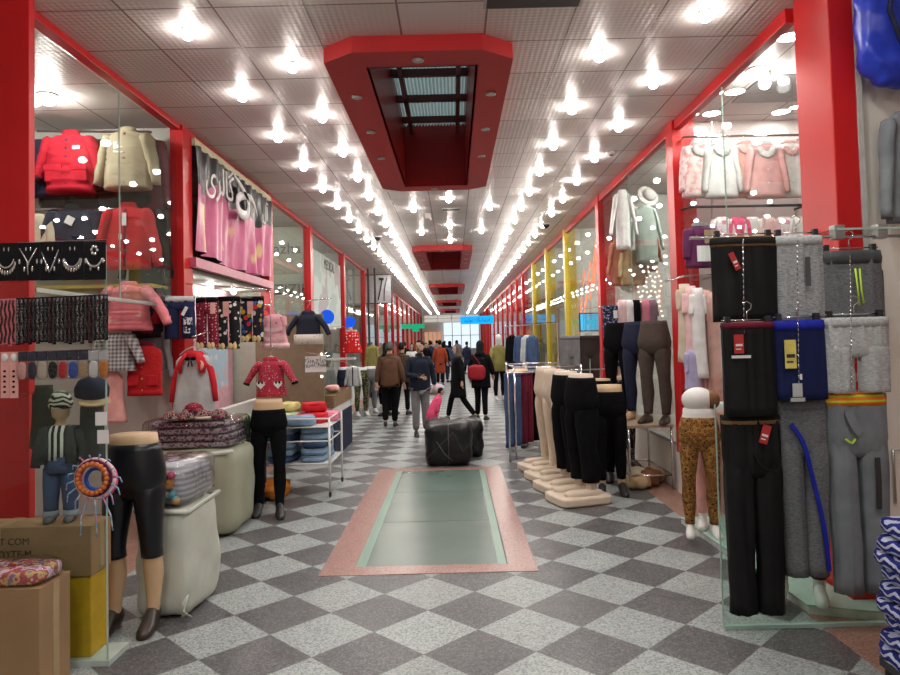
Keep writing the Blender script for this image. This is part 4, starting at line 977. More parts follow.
PT('child_trousers', 'navy child trousers with white script print, leftmost of the patterned row', 'trousers', 180, 297, 6.6, 29, 42, cloth('navy_jersey', (.015, .025, .075)), 'children trousers on the wire', gap=3, hem=14, seed=1, bandm=C_LGREY, parts=(patch(.09, -.1, .03, .09, C_WHITE, 'print', .5), patch(.1, -.2, .08, .07, pattern('white_floral', 'noise', [(.02, .03, .08), (.7, .7, .75)], 60), 'print'), patch(.09, -.29, .06, .06, pattern('white_floral', 'x', []), 'print'), patch(-.08, -.18, .035, .04, C_SALMON, 'badge')))
PT('child_trousers', 'burgundy child trousers with tiny white dots in the patterned row', 'trousers', 207, 298, 6.8, 22, 50, DOTS, 'children trousers on the wire', gap=2, hem=10, seed=2, bandm=C_BLK, parts=(hangtag(.08, -.05, .05, .11, C_SALMON), chick(-.47, CHK)))
PT('child_trousers', 'black child trousers with white flowers in the patterned row', 'trousers', 228, 297, 7.0, 24, 52, FLW, 'children trousers on the wire', gap=1.5, hem=11, seed=3, bandm=C_BLK, parts=(hangtag(.0, -.05, .06, .15, C_SALMON), chick(-.5, CHK)))
PT('child_trousers', 'black child trousers with coloured hearts, rightmost of the patterned row', 'trousers', 252, 297, 7.25, 23, 45, HRT, 'children trousers on the wire', gap=1.5, hem=10, seed=4, bandm=C_BLK, parts=(hangtag(.0, -.05, .06, .13, C_SALMON), chick(-.44, CHK)))
TP('child_dress', 'pink child dress with rows of frills hanging over the leg mannequin', 'dress', 275, 314, 7.5, 20, 34, cloth('frill_pink', (.75, .38, .42)), None, sleeve=10, sw=8, ang=20, flare=1.35, seed=5, hem=C_LPINK, parts=(buttons(2, -.1, -.1, C_BLK, -.03), buttons(1, -.1, -.1, C_BLK, .03), strip([(-.1, -.16, 1.15), (0, -.18, 1.15), (.1, -.16, 1.15)], .04, C_LPINK, 'frill'), strip([(-.12, -.26, 1.15), (0, -.28, 1.15), (.12, -.26, 1.15)], .04, C_LPINK, 'frill')))
TP('child_sweater', 'navy child sweater with cream border at its hem', 'sweater', 308, 314, 7.9, 24, 30, cloth('charcoal_navy', (.02, .024, .04)), None, sleeve=22, sw=10, ang=42, flare=1.2, seed=6, hem=pattern('cream_dots', 'dots', [(.7, .66, .58), (.3, .15, .12)], 30, .25), hemh=.11, collar=C_NAVY)
TP('child_jacket', 'red dotted child jacket with heart shaped pockets above the leg mannequin', 'jacket', 271, 360, 6.9, 25, 36, pattern('red_dots', 'dots', [(.42, .03, .06), (.75, .55, .55)], 45, .18), None, sleeve=26, sw=12, ang=46, flare=1.2, seed=7, collar=pattern('red_dots', 'x', []), cuff=C_BLK, parts=(heart(-.085, -.24, .085, C_WHITE, C_BLK), heart(.085, -.24, .085, C_WHITE, C_BLK), buttons(3, -.06, -.3, C_CREAM)))
hanger(ony(271, 358, 6.9)+Vector((0, 0, .02)), .2, 'white hanger holding the red dotted jacket', 0, group='hangers on the left side')
hanger(ony(308, 312, 7.9)+Vector((0, 0, .03)), .2, 'dark hanger holding the navy sweater', 0, group='hangers on the left side', m=BLACKP)
struct(B().box(XL+.02, -1.78, 9.4, 9.46, .5, 2.05).build('wall_left_brown_panel', BROWNW))
for i in range(4):
    t = thing('hook_lamp', 'tiny light on the brown panel edge, %s from the top' % nth(i), 'light', (-1.8, 9.39, 1.5-.1*i), 0, 'tiny lights on the brown panel'); B().ball((0, -.01, 0), .018, 8, 6).build('bulb', emit('tiny_led', (1, .9, .7), 6), t, True)
t = thing('paper_sign', 'white paper sign with two lines of handwriting hanging above the cart', 'sign', ony(315.5, 356, 8.6))
k = 8.6/FPX; B().box(-10.5*k, 10.5*k, -.002, .002, -16*k, 0).build('sheet', PAPER, t)
for z, tx in ((-4, '\uFEA3\uFEAE\uFE8D\uFE9D \uFEED\uFBFE\uFB8B\uFEEA'), (-8.5, '\uFED3\uFED8\uFEC2 \uFE8D\uFEE3\uFEAE\uFEED\uFEAF')):
    b = B(); b.M = Matrix.Translation((0, -.004, z*k)) @ Matrix.Rotation(pi/2, 4, 'X'); b.mesh_in(textmesh(tx, .075, .001, True)); b.build('writing', INK, t)
o = B().tube([ony(306, 352, 8.55), ony(322, 355, 8.6), ony(330, 356, 8.6)], .006, 6).build('sign_bracket', CHROME); tag(o, 'thin bracket from which the white paper sign hangs', 'bracket')
# leg mannequin with black tights
leg_form('leg_mannequin', 'tan leg mannequin in plain black tights and ankle boots by the clothes cart', onz(270, 514), .15, 'leg mannequins', SKIN_T, C_BLK, .1, 1.04, shoe=BLACKP, heel=.05, step=(0, .12), inf=.006, scale=.98)
t = thing('plastic_crate', 'dark green plastic tub behind the leg mannequin in tights', 'tub', (-2.2, 7.2, .0)); B().box(-.18, .18, -.18, .18, 0, .62).build('stand', C_NAVY, t); B().loft([ring(0, 0, z, a, a*.85, 20, 6) for z, a in ((.62, .2), (.8, .23), (.9, .24), (.9, .22), (.7, .2))]).build('tub', mat('green_plastic', (.08, .14, .08), .5), t, True); B().loft([ring(0, 0, z, a, a*.85, 20, 6) for z, a in ((.87, .25), (.9, .26), (.92, .25))]).build('rim', mat('sage_plastic', (.2, .3, .18), .5), t, True)
# clothes cart
t = thing('clothes_cart', 'white wheeled metal cart heaped with folded jeans and clothes', 'cart', (-1.72, 7.85, 0)); hw, hd = .36, .4
for sx in (-1, 1):
    for sy in (-1, 1):
        l = B().tube([(sx*hw, sy*hd, .06), (sx*hw, sy*hd, .84)], .013, 8).build('leg', WHITEP, t, True); B().ball((sx*hw, sy*hd, .035), (.016, .034, .034), 10, 8).build('wheel', BLACKP, l, True)
for z in (.36, .6, .84): B().tube([(-hw, -hd, z), (hw, -hd, z), (hw, hd, z), (-hw, hd, z), (-hw, -hd, z)], .009, 6).build('rail', WHITEP, t, True)
B().box(-hw, hw, -hd, hd, .345, .355).build('shelf', WHITEP, t); B().box(-hw, hw, -hd, hd, .745, .752).build('upper_shelf', WHITEP, t)
def folded(label, loc, sx, sy, h, m, group, rz=0, seed=0):
    t = thing('folded_garment', label, 'folded clothes', loc, rz, group); B().soft(sx, sy, h, 7, 4, h*.16, 7, seed).build('cloth', m, t, True)
    B().soft(sx*.96, sy*.93, h*.45, 7, 5, h*.1, 8, seed+3, h*.62).build('folded_layer', m, t, True); return t
z = .356
for c, x in enumerate((-.2, .16)):
    z = .356
    for k in range(5):
        h = .07+.01*random.random(); folded('folded light blue jeans on the cart, %s of the %s pile counted from the shelf' % (nth(k), ['left', 'right'][c]), (-1.72+x, 7.82, z), .3, .62, h, C_LJEAN if (k+c) % 3 else C_JEAN, 'jeans on the cart', .06*(k % 3-1), k+7*c); z += h*1.0
for i, (lab, x, y, z, sx, m) in enumerate((('white folded top, lowest at the left on the cart', -.26, -.2, .752, .22, C_WHITE), ('pale green folded top on the cart', -.2, .1, .752, .26, cloth('pale_green', (.5, .6, .35))), ('light blue jeans spilling over the top of the cart', .0, -.24, .752, .36, C_LJEAN), ('bright red folded top on the cart', .1, .06, .752, .34, C_RED), ('pink striped folded top at the corner of the cart', .27, .2, .752, .2, cloth('candy_pink', (.75, .25, .35))), ('second red garment, topmost on the cart', .08, .2, .86, .28, C_RED), ('yellow folded top at the back of the cart', -.24, .28, .86, .22, cloth('pale_yellow', (.65, .6, .25))))):
    folded(lab, (-1.72+x, 7.85+y, z), sx, .3, .1, m, 'clothes heaped on the cart', .3*(i % 3-1), i)
t = B().soft(.36, .3, .2, 9, 2.4, .06, 9, 4).build('orange_cloth', cloth('orange_knit', (.6, .2, .03), bump=.8), smooth=True, loc=(-1.98, 7.45, 0)); tag(t, 'crumpled orange cloth on the floor under the cart', 'cloth')
# counter and bucket farther on
t = thing('display_counter', 'brown wooden display counter with glass front behind the cart', 'counter', (-2.2, 10.4, 0)); B().box(-.45, .45, -.5, 1.2, 0, .72).build('body', WHITEP, t); B().box(-.47, .47, -.52, 1.22, .72, .9).build('wooden_top', mat('brown_wood', (.24, .14, .07), .5), t); B().box(-.47, .47, -.52, 1.22, .9, .91).build('glass_top', GLASSG, t); B().box(.45, .47, -.5, 1.2, .0, .6).build('dark_side', C_NAVY, t)
for i in range(4):
    t = B().soft(.2, .25, .08+.03*(i % 2), 5, 3, .02, 9, i).build('merchandise_pack', [C_LPINK, C_WHITE, C_GREY, C_SALMON][i], smooth=True, loc=(-2.45+.2*i, 10.3+.15*(i % 2), .911)); tag(t, '%s pack of goods lying on the wooden counter' % ['pale pink', 'white', 'grey', 'salmon'][i], 'pack', 'packs on the counter')
t = thing('bucket', 'blue plastic bucket on the floor beside the counter', 'bucket', onz(343, 420)); B().lathe([(.1, 0), (.125, .28), (.13, .3), (.122, .3), (.095, .02)], 20).build('pail', mat('blue_plastic', (.04, .04, .4), .4), t, True); B().torus((0, 0, .29), .132, .008, 20, 6, 'z').build('rim', mat('blue_plastic', (.04, .04, .4), .4), t, True)
# posters, lettering and small goods on the third and fourth shops
t = thing('shop_lettering', 'dark Latin lettering on the sage board inside the third left shop', 'sign', ony(283, 290, 13.05)); b = B(); b.M = Matrix.Rotation(pi/2, 4, 'X'); b.mesh_in(textmesh('LAZIZIE', .28, .004)); o = b.build('letters', INK, t); o.location = (0, -.01, 0)
b = B(); b.M = Matrix.Rotation(pi/2, 4, 'X'); b.mesh_in(textmesh('mazha', .3, .004)); o = b.build('upper_letters', INK, t); o.location = (-.02, -.01, .78)
B().box(-1.2, .5, 0, .02, -.5, 1.3).build('board', GREENW, t)
o = B().box(XL-.3, XL-.1, 10.3, 12.95, 1.98, 2.08).build('display_shelf', WHITEP); tag(o, 'white shelf under the sage board in the third left shop', 'shelf')
t = thing('wall_poster', 'tall pale poster with dark heading on the fourth left shop', 'poster', (XL+.01, 13.4, 2.0)); B().box(0, .012, 0, 3.2, 0, 1.5).build('sheet', pattern('pale_poster', 'noise', [(.42, .5, .46), (.52, .58, .55), (.42, .4, .41)], 1.2), t)
b = B(); b.M = Matrix.Translation((.02, 1.7, 1.32)) @ Matrix.Rotation(pi/2, 4, 'Z') @ Matrix.Rotation(pi/2, 4, 'X'); b.mesh_in(textmesh('MEDICAL', .3, .002)); b.build('heading', INK, t)
BLUEL = emit('blue_screen', (.02, .14, 1), 1.1)
for i, (px, py, Y) in enumerate(((327, 317, 13.2), (350, 322, 17.3))):
    t = thing('glowing_globe', ['glowing blue globe lamp beside the pale poster', 'smaller glowing blue lamp farther along the left shops'][i], 'lamp', ony(px, py, Y), 0, 'blue globes'); B().ball((0, 0, 0), .14, 14, 10).build('globe', BLUEL, t, True); B().lathe([(.06, -.2), (.05, -.13), (.02, -.12)], 12).build('stand', WHITEP, t, True)
    o = B().box(t.location.x-.3, t.location.x+.15, t.location.y-.15, t.location.y+.15, t.location.z-.24, t.location.z-.2).build('globe_shelf', WHITEP); tag(o, ['white bracket shelf under the big blue globe', 'white bracket shelf under the small blue lamp'][i], 'shelf')

def peg(pts, label, nm='wall_hook'):
    o = B().tube(pts, .006, 6).build(nm, CHROME, smooth=True); return tag(o, label, 'hook', 'hooks and brackets')
q = ony(271, 358, 6.9); peg([(q.x, q.y, q.z+.115), (q.x, q.y, 2.2), (XL+.03, q.y, 2.28)], 'thin bracket above the red dotted child jacket')
q = ony(308, 312, 7.9); peg([(q.x, q.y, q.z+.13), (q.x, q.y+1.52, q.z+.25)], 'thin bracket above the navy child sweater')
q = ony(275, 314, 7.5); peg([(q.x, q.y, q.z+.0), (q.x-.02, q.y, q.z+.1), (XL+.03, q.y, q.z+.14)], 'thin bracket above the pink frilled child dress')
q = ony(315.5, 356, 8.6); peg([(q.x, q.y, q.z-.01), (q.x, 9.42, q.z+.03)], 'short arm joining the paper sign to the brown panel')
q = ony(194, 350, 6.3); peg([(q.x, q.y, q.z+.12), (q.x, 6.96, q.z+.22)], 'thin bracket above the red bolero dress')
# ================================================================ right side
# first right shop: downlights, rails and pastel shirts
DL = emit('downlight', (1, .95, .9), DOWN)
for i, (zx, zy, big) in enumerate(((655, 103, 0), (700, 105, 1), (560, 198, 0), (613, 198, 1), (500, 260, 0), (547, 259, 1), (432, 322, 0), (482, 320, 1), (678, 315, 1), (715, 302, 0))):
    p = onz(540+zx/2.81, zy/2.81, H-.006); r = .085 if big else .045
    t = thing('recessed_downlight', '%s white downlight in the pastel shirt shop, %s from the front of its %s' % ('large' if big else 'small', nth([0, 0, 1, 1, 2, 2, 3, 3, 0, 0][i]), 'row' if i < 8 else 'back row'), 'downlight', (p.x, p.y, H), 0, 'downlights in the pastel shirt shop')
    B().lathe([(r*1.2, 0), (r*1.2, -.006), (r, -.008), (r, 0)], 16).build('trim_ring', WHITEP, t, True); B().lathe([(r, -.002), (r*.9, -.007), (.004, -.008)], 16).build('lens', DL, t, True)
p = onz(540+632/2.81, 242/2.81, H-.12)
t = thing('ceiling_lamp', 'bright hanging bulb among the downlights of the pastel shirt shop', 'lamp', (p.x, p.y, H)); B().lathe([(.05, 0), (.05, -.05), (.03, -.06)], 12).build('socket', WHITEP, t, True); B().ball((0, 0, -.1), .045, 10, 8).build('bulb', SL, t, True)
p = onz(785, 88, H); o = B().box(p.x-.35, p.x+.5, p.y-.35, p.y+.35, H-.012, H).build('ceiling_hatch', mat('grey_ceiling_panel', (.3, .3, .31), .5)); tag(o, 'grey rectangular panel in the ceiling of the pastel shirt shop', 'panel')
for i, (y_, lab) in enumerate(((137, 'white rail over the row of pastel shirts'), (207, 'dark rail under the row of pastel shirts'))):
    o = B().tube([(ony(684, y_, 6.95).x, 7.19, ony(684, y_, 6.95).z), ony(684 if i == 0 else 690, y_, 6.95), ony(806, y_-2, 6.95), (ony(806, y_-2, 6.95).x, 7.19, ony(806, y_-2, 6.95).z)], .014, 8).build('clothes_rail', CHROME if i == 0 else BLACKP, smooth=True); tag(o, lab, 'rail')
o = B().tube([ony(712, 122, 7.06), ony(712, 420, 7.06)], .012, 8).build('upright_post', STEEL); tag(o, 'thin steel post behind the pastel shirts', 'post')
BLP = cloth('blush_fabric', (.78, .5, .5)); WHF = cloth('off_white_fabric', (.78, .76, .76)); RUF = cloth('rose_fabric', (.74, .42, .42))
def ruffle(m, n=6):
    def f(t, W, L, d):
        b = B()
        for k in range(n): a = pi*(.15+.7*k/(n-1)); b.ball((W*.2*cos(a), -d*1.15, -.03-W*.26*sin(a)), (.035, .014, .035), 8, 6)
        b.build('ruffle', m, t, True)
    return f
for i, (px, w_, m, c, lab) in enumerate(((699, 34, pattern('pink_floral', 'noise', [(.72, .35, .36), (.82, .6, .6), (.85, .7, .68)], 20), WHF, 'pink floral child blouse with white collar, leftmost of the pastel row'), (720, 30, WHF, WHF, 'white child blouse with small bow in the pastel row'), (744, 26, cloth('peach_fabric', (.8, .42, .37)), BLP, 'peach child blouse turned sideways in the pastel row'), (764, 36, RUF, WHF, 'rose child blouse with ruffled front in the pastel row'), (789, 32, WHF, BLP, 'white and pink child blouse, rightmost of the pastel row beside the red pillar'))):
    TP('child_blouse', lab, 'blouse', px, 143+(i % 2), 6.8-.05*(i % 2), w_, 55, m, 'pastel blouses in the right shop', sleeve=46, sw=12, ang=11, seed=50+i, collar=c, depth=.05, flare=1.12, parts=(ruffle(c), buttons(3, -.14, -.4, PAPER)))
    hanger(ony(px, 141, 6.8-.05*(i % 2)), .26, 'white hanger of the %s blouse in the pastel row' % ['pink floral', 'white', 'peach', 'ruffled rose', 'white and pink'][i], group='hangers of the pastel blouses')
for i, (px, m, lab) in enumerate(((722, pattern('pink_white', 'noise', [(.8, .3, .5), (.85, .8, .8), (.8, .5, .6)], 16), 'pink and white'), (738, C_HOTPINK, 'bright pink'), (752, WHF, 'white'), (768, BLP, 'blush'), (784, pattern('pink_white', 'x', []), 'rose patterned'), (797, WHF, 'off-white'))):
    TP('child_shirt', '%s child shirt on the dark rail under the blouses, %s from the left' % (lab, nth(i)), 'top', px, 217, 6.7, 20, 40, m, 'tops on the dark rail', sleeve=24, sw=9, ang=12, seed=60+i, depth=.04)
TP('jacket', 'purple and grey child jacket with white paper notice at the left of the pastel shop', 'jacket', 700, 226, 6.6, 30, 42, C_PURPLE, None, sleeve=30, sw=12, ang=9, seed=70, collar=C_GREY, parts=(patch(.02, -.2, .17, .15, PAPER, 'paper_notice'), patch(.07, -.05, .12, .13, C_TAN, 'panel'), patch(.1, -.1, .06, .04, C_GREY, 'badge')))
for i, (px, m, L_, lab) in enumerate(((684, C_CREAM, 78, 'cream'), (690, BLP, 104, 'blush pink'), (697, WHF, 90, 'white'), (704, RUF, 118, 'rose'), (711, C_SALMON, 130, 'salmon'), (692, cloth('lavender_fabric', (.4, .36, .55)), 40, 'lavender'))):
    TP('child_dress', 'long %s dress on the lower rail of the pastel shop' % lab if i < 5 else 'short lavender dress below the pale dresses', 'dress', px, 284+2*i if i < 5 else 350, 6.55-.06*(i % 3), 13, L_ if i < 5 else 40, m, 'dresses on the lower rail', sleeve=20, sw=7, ang=8, seed=80+i, depth=.05, flare=1.25)
o = B().tube([(ony(684, 276, 6.6).x, 7.19, ony(684, 276, 6.6).z), ony(684, 276, 6.6), ony(725, 274, 6.6), (ony(725, 274, 6.6).x, 7.19, ony(725, 274, 6.6).z)], .012, 8).build('clothes_rail', CHROME, smooth=True); tag(o, 'chrome rail carrying the pale dresses', 'rail')

# ---- showcase platform and leg forms standing on it
pl = [(1.95, 6.1), (2.04, 4.1), (2.36, 3.98), (2.8, 3.98), (2.8, 4.15), (2.34, 4.15), (2.34, 6.1)]
t = thing('display_platform', 'low white platform with glass top under the leg mannequins on the right', 'platform', (0, 0, 0)); B().prismz(pl, 0, .045).build('base', mat('off_white_laminate', (.68, .7, .66), .3), t); B().prismz([(x-.01, y) for x, y in pl], .045, .055).build('glass_top', EDGE, t)
LEO = pattern('leopard_print', 'leopard', [(.02, .012, .008), (.36, .17, .04), (.03, .015, .01)], 34)
leg_form('leg_mannequin', 'white leg mannequin in leopard print leggings at the far end of the platform', onz(703, 535, .056), -.2, 'leg mannequins', SKIN_W, LEO, .1, 1.06, scale=.88, barefoot=True)
leg_form('leg_mannequin', 'white leg mannequin in maroon leggings behind the hanging track pants', onz(801, 597, .056), -.5, 'leg mannequins', SKIN_W, C_MAROON, .13, 1.08, scale=.95)
leg_form('leg_mannequin', 'white leg mannequin in pink leggings half hidden behind the black track pants', (2.12, 5.75, .056), -.3, 'leg mannequins', SKIN_W, C_SALMON, .13, 1.08, scale=.9)
t = thing('mannequin_torso', 'white half torso with a dark cap cut over the leopard leggings', 'mannequin', onz(703, 535, .056)+Vector((0, 0, 1.07))); B().ball((0, 0, 0), (.13, .1, .1), 16, 10).build('torso', SKIN_W, t, True); B().ball((.1, -.03, -.0), (.06, .075, .075), 12, 8).build('cap', C_BROWN, t, True)
t = thing('glass_screen', 'clear glass panel standing on the floor in front of the black track pants', 'glass panel', (1.47, 3.92, 0)); B().box(0, .9, 0, .006, .02, 1.25).build('pane', GLASSG, t); B().box(-.004, .002, -.002, .008, .02, 1.25).build('edge', EDGE, t); B().box(0, .9, -.01, .016, 0, .02).build('foot', EDGE, t)

# ---- the three chains of track pants
TY = 3.82
o = B().tube([ony(690, 238, TY+.03), ony(905, 236, TY+.03)], .009, 8).build('clothes_rail', CHROME, smooth=True); tag(o, 'thin chrome rail from which the track pants hang on chains', 'rail')
t = thing('glass_shelf', 'small clear glass shelf with steel clamps above the track pants', 'shelf', ony(862, 232, 3.85)); B().box(-.2, .16, -.1, .25, 0, .01).build('glass', GLASSG, t); B().box(-.2, .16, -.104, -.1, 0, .01).build('edge', EDGE, t)
for x in (-.14, .1): B().box(x-.03, x+.03, -.03, .03, -.04, .04).build('clamp', STEEL, t, bevel=.005)
MEL = pattern('grey_melange', 'heather', [(.14, .15, .16), (.52, .54, .55)], 45); DMEL = pattern('dark_melange', 'heather', [(.06, .065, .07), (.22, .23, .24)], 55); LMEL = pattern('light_melange', 'heather', [(.26, .28, .28), (.66, .68, .68)], 45)
GREYT = cloth('mid_grey_fleece', (.2, .22, .24)); REDTAG = mat('red_tag', (.5, .03, .03), .5); LIME = mat('lime_cord', (.5, .75, .05), .5)
BLT = mat('black_tracksuit', (.007, .007, .008), .6, bump=.3, bscale=12, var=.2, spec=.22); BLUB = cloth('royal_blue', (.015, .025, .34)); NVT = cloth('navy_tracksuit', (.01, .016, .075))
BANDY = pattern('neon_band', 'stripes', [(.85, .2, .03), (.55, .75, .05)], 34, .62); YTAG = mat('yellow_tag', (.75, .65, .15), .5)
def stripes_band(t, W, L, d): pass
def dz(px, py): return None
k3 = TY/FPX
def track(lab, px, py, Y, wpx, Lpx, m, **kw): return PT('track_pants', lab, 'trousers', px, py, Y, wpx, Lpx, m, 'track pants on the chains', **kw)
def fold_over(t, W, L, d): pass
track('black track pants folded over, topmost of the left chain', 742, 238, TY-.01, 64, 84, BLT, gap=1, hem=33, seed=1, crotch=.9, bandm=pattern('black_gold_band', 'stripes', [(.25, .13, .04), (.01, .01, .01)], 20, .22), depth=.06, parts=(hangtag(-.1, -.09, .03, .1, REDTAG, tilt=-.4, m2=PAPER),))
track('grey melange track pants with dark label, topmost of the middle chain', 796, 237, TY, 50, 86, MEL, gap=1, hem=25, seed=2, crotch=.9, bandm=LMEL, depth=.055, parts=(hangtag(.02, -.12, .025, .16, mat('dark_label', (.08, .08, .09), .5)),))
track('dark grey track pants with lime drawstring, topmost of the right chain', 849, 252, TY, 62, 68, DMEL, gap=1, hem=32, seed=3, crotch=.9, bandm=mat('charcoal_band', (.06, .065, .07), .7), band=.07, depth=.06, parts=(drawstring(0, -.1, .2, LIME),))
track('black track pants with maroon waistband, middle of the left chain', 747, 323, TY-.12, 52, 92, BLT, gap=1, hem=27, seed=4, crotch=.9, bandm=C_MAROON, band=.03, depth=.055, parts=(hangtag(-.08, -.06, .05, .1, REDTAG, m2=PAPER), hangtag(-.07, -.17, .1, .015, PAPER, 'small_label')))
track('navy blue track pants with yellow tag, middle of the middle chain', 797, 321, TY-.1, 52, 78, NVT, gap=1, hem=27, seed=5, crotch=.9, bandm=BLUB, depth=.055, parts=(hangtag(-.08, -.1, .06, .15, YTAG, m2=INK), hangtag(-.03, -.28, .012, .03, PAPER, 'thread_label'), patch(-.05, -.33, .05, .07, C_LGREY, 'emblem'), patch(-.05, -.405, .075, .02, C_LGREY, 'emblem_text')))
track('light melange track pants, middle of the right chain', 854, 318, TY-.1, 64, 74, LMEL, gap=6, hem=29, seed=6, crotch=.2, bandm=LMEL, depth=.055)
track('full length black track pants, lowest of the left chain', 750, 414, TY-.05, 56, 194, BLT, gap=3, hem=25, seed=7, bandm=pattern('black_tan_band', 'stripes', [(.3, .18, .08), (.012, .012, .012)], 20, .4), depth=.07, fold=.13, parts=(hangtag(.05, -.05, .045, .1, REDTAG, tilt=.3, m2=PAPER), strip([(-.02, -.2, 1.0), (.02, -.27, 1.05), (.09, -.29, 1.05), (.12, -.25, .9)], .012, BLT, 'pocket_seam')))
track('dark melange track pants with royal blue side stripe, lowest of the middle chain', 800, 400, TY-.05, 50, 172, DMEL, gap=0, hem=21, seed=8, bandm=DMEL, depth=.06, splay=.0, parts=(strip([(-.09, -.12, 1.0), (-.03, -.22, 1.05), (.01, -.4, 1.05), (.06, -.65, 1.0), (.085, -.9, .85)], .022, BLUB, 'side_stripe'),))
track('grey fleece track pants with orange and lime waistband, lowest of the right chain', 854, 394, TY-.06, 60, 194, GREYT, gap=3, hem=26, seed=9, bandm=BANDY, band=.06, depth=.065, parts=(strip([(-.08, -.08, 1.0), (-.05, -.16, 1.05), (-.02, -.2, 1.05)], .045, GREYT, 'pocket_flap'), strip([(-.1, -.23, 1.0), (-.07, -.25, 1.05), (-.05, -.23, 1.05)], .01, LIME, 'lime_mark'), strip([(.06, -.33, 1.1), (.062, -.45, 1.1), (.06, -.6, 1.05)], .025, INK, 'ink_print')))
for i, (px, py, Y, wpx, lab) in enumerate(((742, 234, TY-.01, 62, 'topmost black track pants'), (796, 233, TY, 48, 'grey melange track pants'), (849, 248, TY, 58, 'dark grey track pants with lime cord'), (747, 320, TY-.12, 50, 'black pants with maroon waistband'), (797, 317, TY-.1, 48, 'navy blue track pants'), (854, 314, TY-.1, 60, 'light melange track pants'), (750, 411, TY-.05, 44, 'full length black track pants'), (800, 397, TY-.05, 46, 'blue striped track pants'), (854, 391, TY-.06, 58, 'grey fleece track pants'))):
    hanger(ony(px, py, Y), wpx*k3, 'steel clip hanger holding the '+lab, clips=True, group='clip hangers of the track pants')
for i, (px, y0_, y1_) in enumerate(((743, 240, 410), (797, 240, 396), (850, 255, 390))):
    b = B(); a, c = ony(px, y0_, TY-.15), ony(px+2, y1_, TY-.17); n = 30
    for q in range(n):
        p0 = a+(c-a)*(q/n); p1 = a+(c-a)*((q+.8)/n); b.tube([p0, p1], .0028, 5)
    o = b.build('chain', CHROME, smooth=True); tag(o, 'thin steel chain down the front of the %s column of track pants' % ['left', 'middle', 'right'][i], 'chain', 'chains of the track pants')
TP('jacket', 'colourful gold printed garment seen between the upper track pants', 'garment', 822, 262, 4.15, 14, 50, pattern('gold_print', 'noise', [(.4, .2, .03), (.05, .03, .02), (.5, .35, .1)], 20), None, sleeve=0, seed=90)
TP('coat', 'dark green garment behind the right column of track pants', 'garment', 872, 262, 4.08, 16, 70, cloth('dark_teal', (.05, .08, .085)), None, sleeve=0, seed=91)
TP('dress', 'maroon garment seen between the middle and right track pants', 'garment', 833, 392, 4.02, 16, 130, C_MAROON, None, sleeve=0, seed=92, depth=.04)
# things on the cream wall and in the near right corner
p = ony(893, -30, 4.05)
t = thing('bag', 'puffy royal blue bag hanging on the cream wall at the top right', 'bag', p)
B().at((0, 0, -.72)).soft(.46, .22, .72, 11, 2.6, .04, 6, 3).build('body', mat('blue_nylon', (.02, .05, .55), .35, bump=.5, bscale=10), t, True); b = B()
b.tube([(-.05, -.12, -.0), (-.12, -.13, -.3), (-.03, -.12, -.55), (.05, -.1, -.68)], .02, 8, flat=.4); b.build('navy_trim', C_NAVY, t, True); B().tube([(-.08, 0, -.05), (0, 0, .12), (.08, 0, -.05)], .012, 6).build('strap', C_NAVY, t, True)
TP('jumper', 'plain grey long sleeved top hanging on the cream wall under the blue bag', 'jumper', 903, 112, 4.1, 42, 112, GREYT, None, sleeve=100, sw=20, ang=6, seed=95, depth=.06)
t = thing('wall_bracket', 'thin steel frame on the cream wall to the right of the track pants', 'bracket', (ony(893, 450, 4.2))); B().tube([(.1, 0, 0), (0, 0, 0), (0, 0, -.32)], .008, 6).build('frame', STEEL, t, True)
ZEB = pattern('blue_zebra_fleece', 'zebra', [(.012, .018, .16), (.5, .52, .66)], 11, .66, bump=.6); YEL = cloth('yellow_band', (.75, .6, .02))
t = thing('stool', 'low dark stool under the stack of blue patterned fleece in the near right corner', 'stool', (2.08, 2.95, 0))
B().box(-.22, .22, -.18, .18, .16, .2).build('seat', BLACKP, t)
for sx in (-.2, .2):
    for sy in (-.15, .15): B().tube([(sx, sy, 0), (sx, sy, .16)], .015, 8).build('leg', BLACKP, t)
z = .2
for i in range(9):
    h = .068; t = thing('folded_fleece', 'folded blue zebra fleece, %s of the near right stack' % ('topmost, with a yellow band,' if i == 8 else nth(i)+' from the bottom'), 'folded clothes', (2.1+.02*((i*7) % 3-1), 2.95, z), .08*((i*5) % 3-1), 'fleece stack')
    B().soft(.5, .44, h, 9, 5, .012, 9, i).build('cloth', ZEB, t, True); B().soft(.47, .41, h*.5, 9, 5, .014, 10, i+20, h*.3).build('inner_fold', ZEB, t, True)
    if i in (8, 4): ribbon(B(), smooth_pts([(-.262, -.12, .0), (-.252, -.2, .03), (-.19, -.25, .05), (-.08, -.256, .055), (.1, -.25, .05), (.24, -.2, .02)]), .042 if i == 8 else .02).build('yellow_band', YEL, t)
    z += h

# ---- leg forms on square beige feet, in a row beside the light well
def beige_base(t):
    B().at((0, -.06, 0)).soft(.42, .5, .085, 7, 9, .003, 6, 1).build('foot_block', SKIN_B, t, True)
    for sd in (-1, 1): B().at((sd*.105, -.06, 0), (.0, 0, 0)).soft(.13, .36, .07, 6, 3.2, 0, 1, 0, .06).build('toe_cap', SKIN_B, t, True)
WIDEB = C_BLK
for i, (y, x) in enumerate(((7.0, 1.27), (7.56, 1.21), (8.12, 1.17), (8.68, 1.14))):
    leg_form('leg_mannequin', 'beige leg form on a square block, %s' % ['in wide black trousers, nearest of its row', 'in black trousers, second of its row', 'bare, third of its row', 'bare, farthest of its row'][i], (x, y, 0), -1.25, 'beige leg forms by the light well', SKIN_B, [WIDEB, C_BLK, None, None][i], .19, 1.11, inf=.016, wide=.02, base=beige_base, scale=1.12)
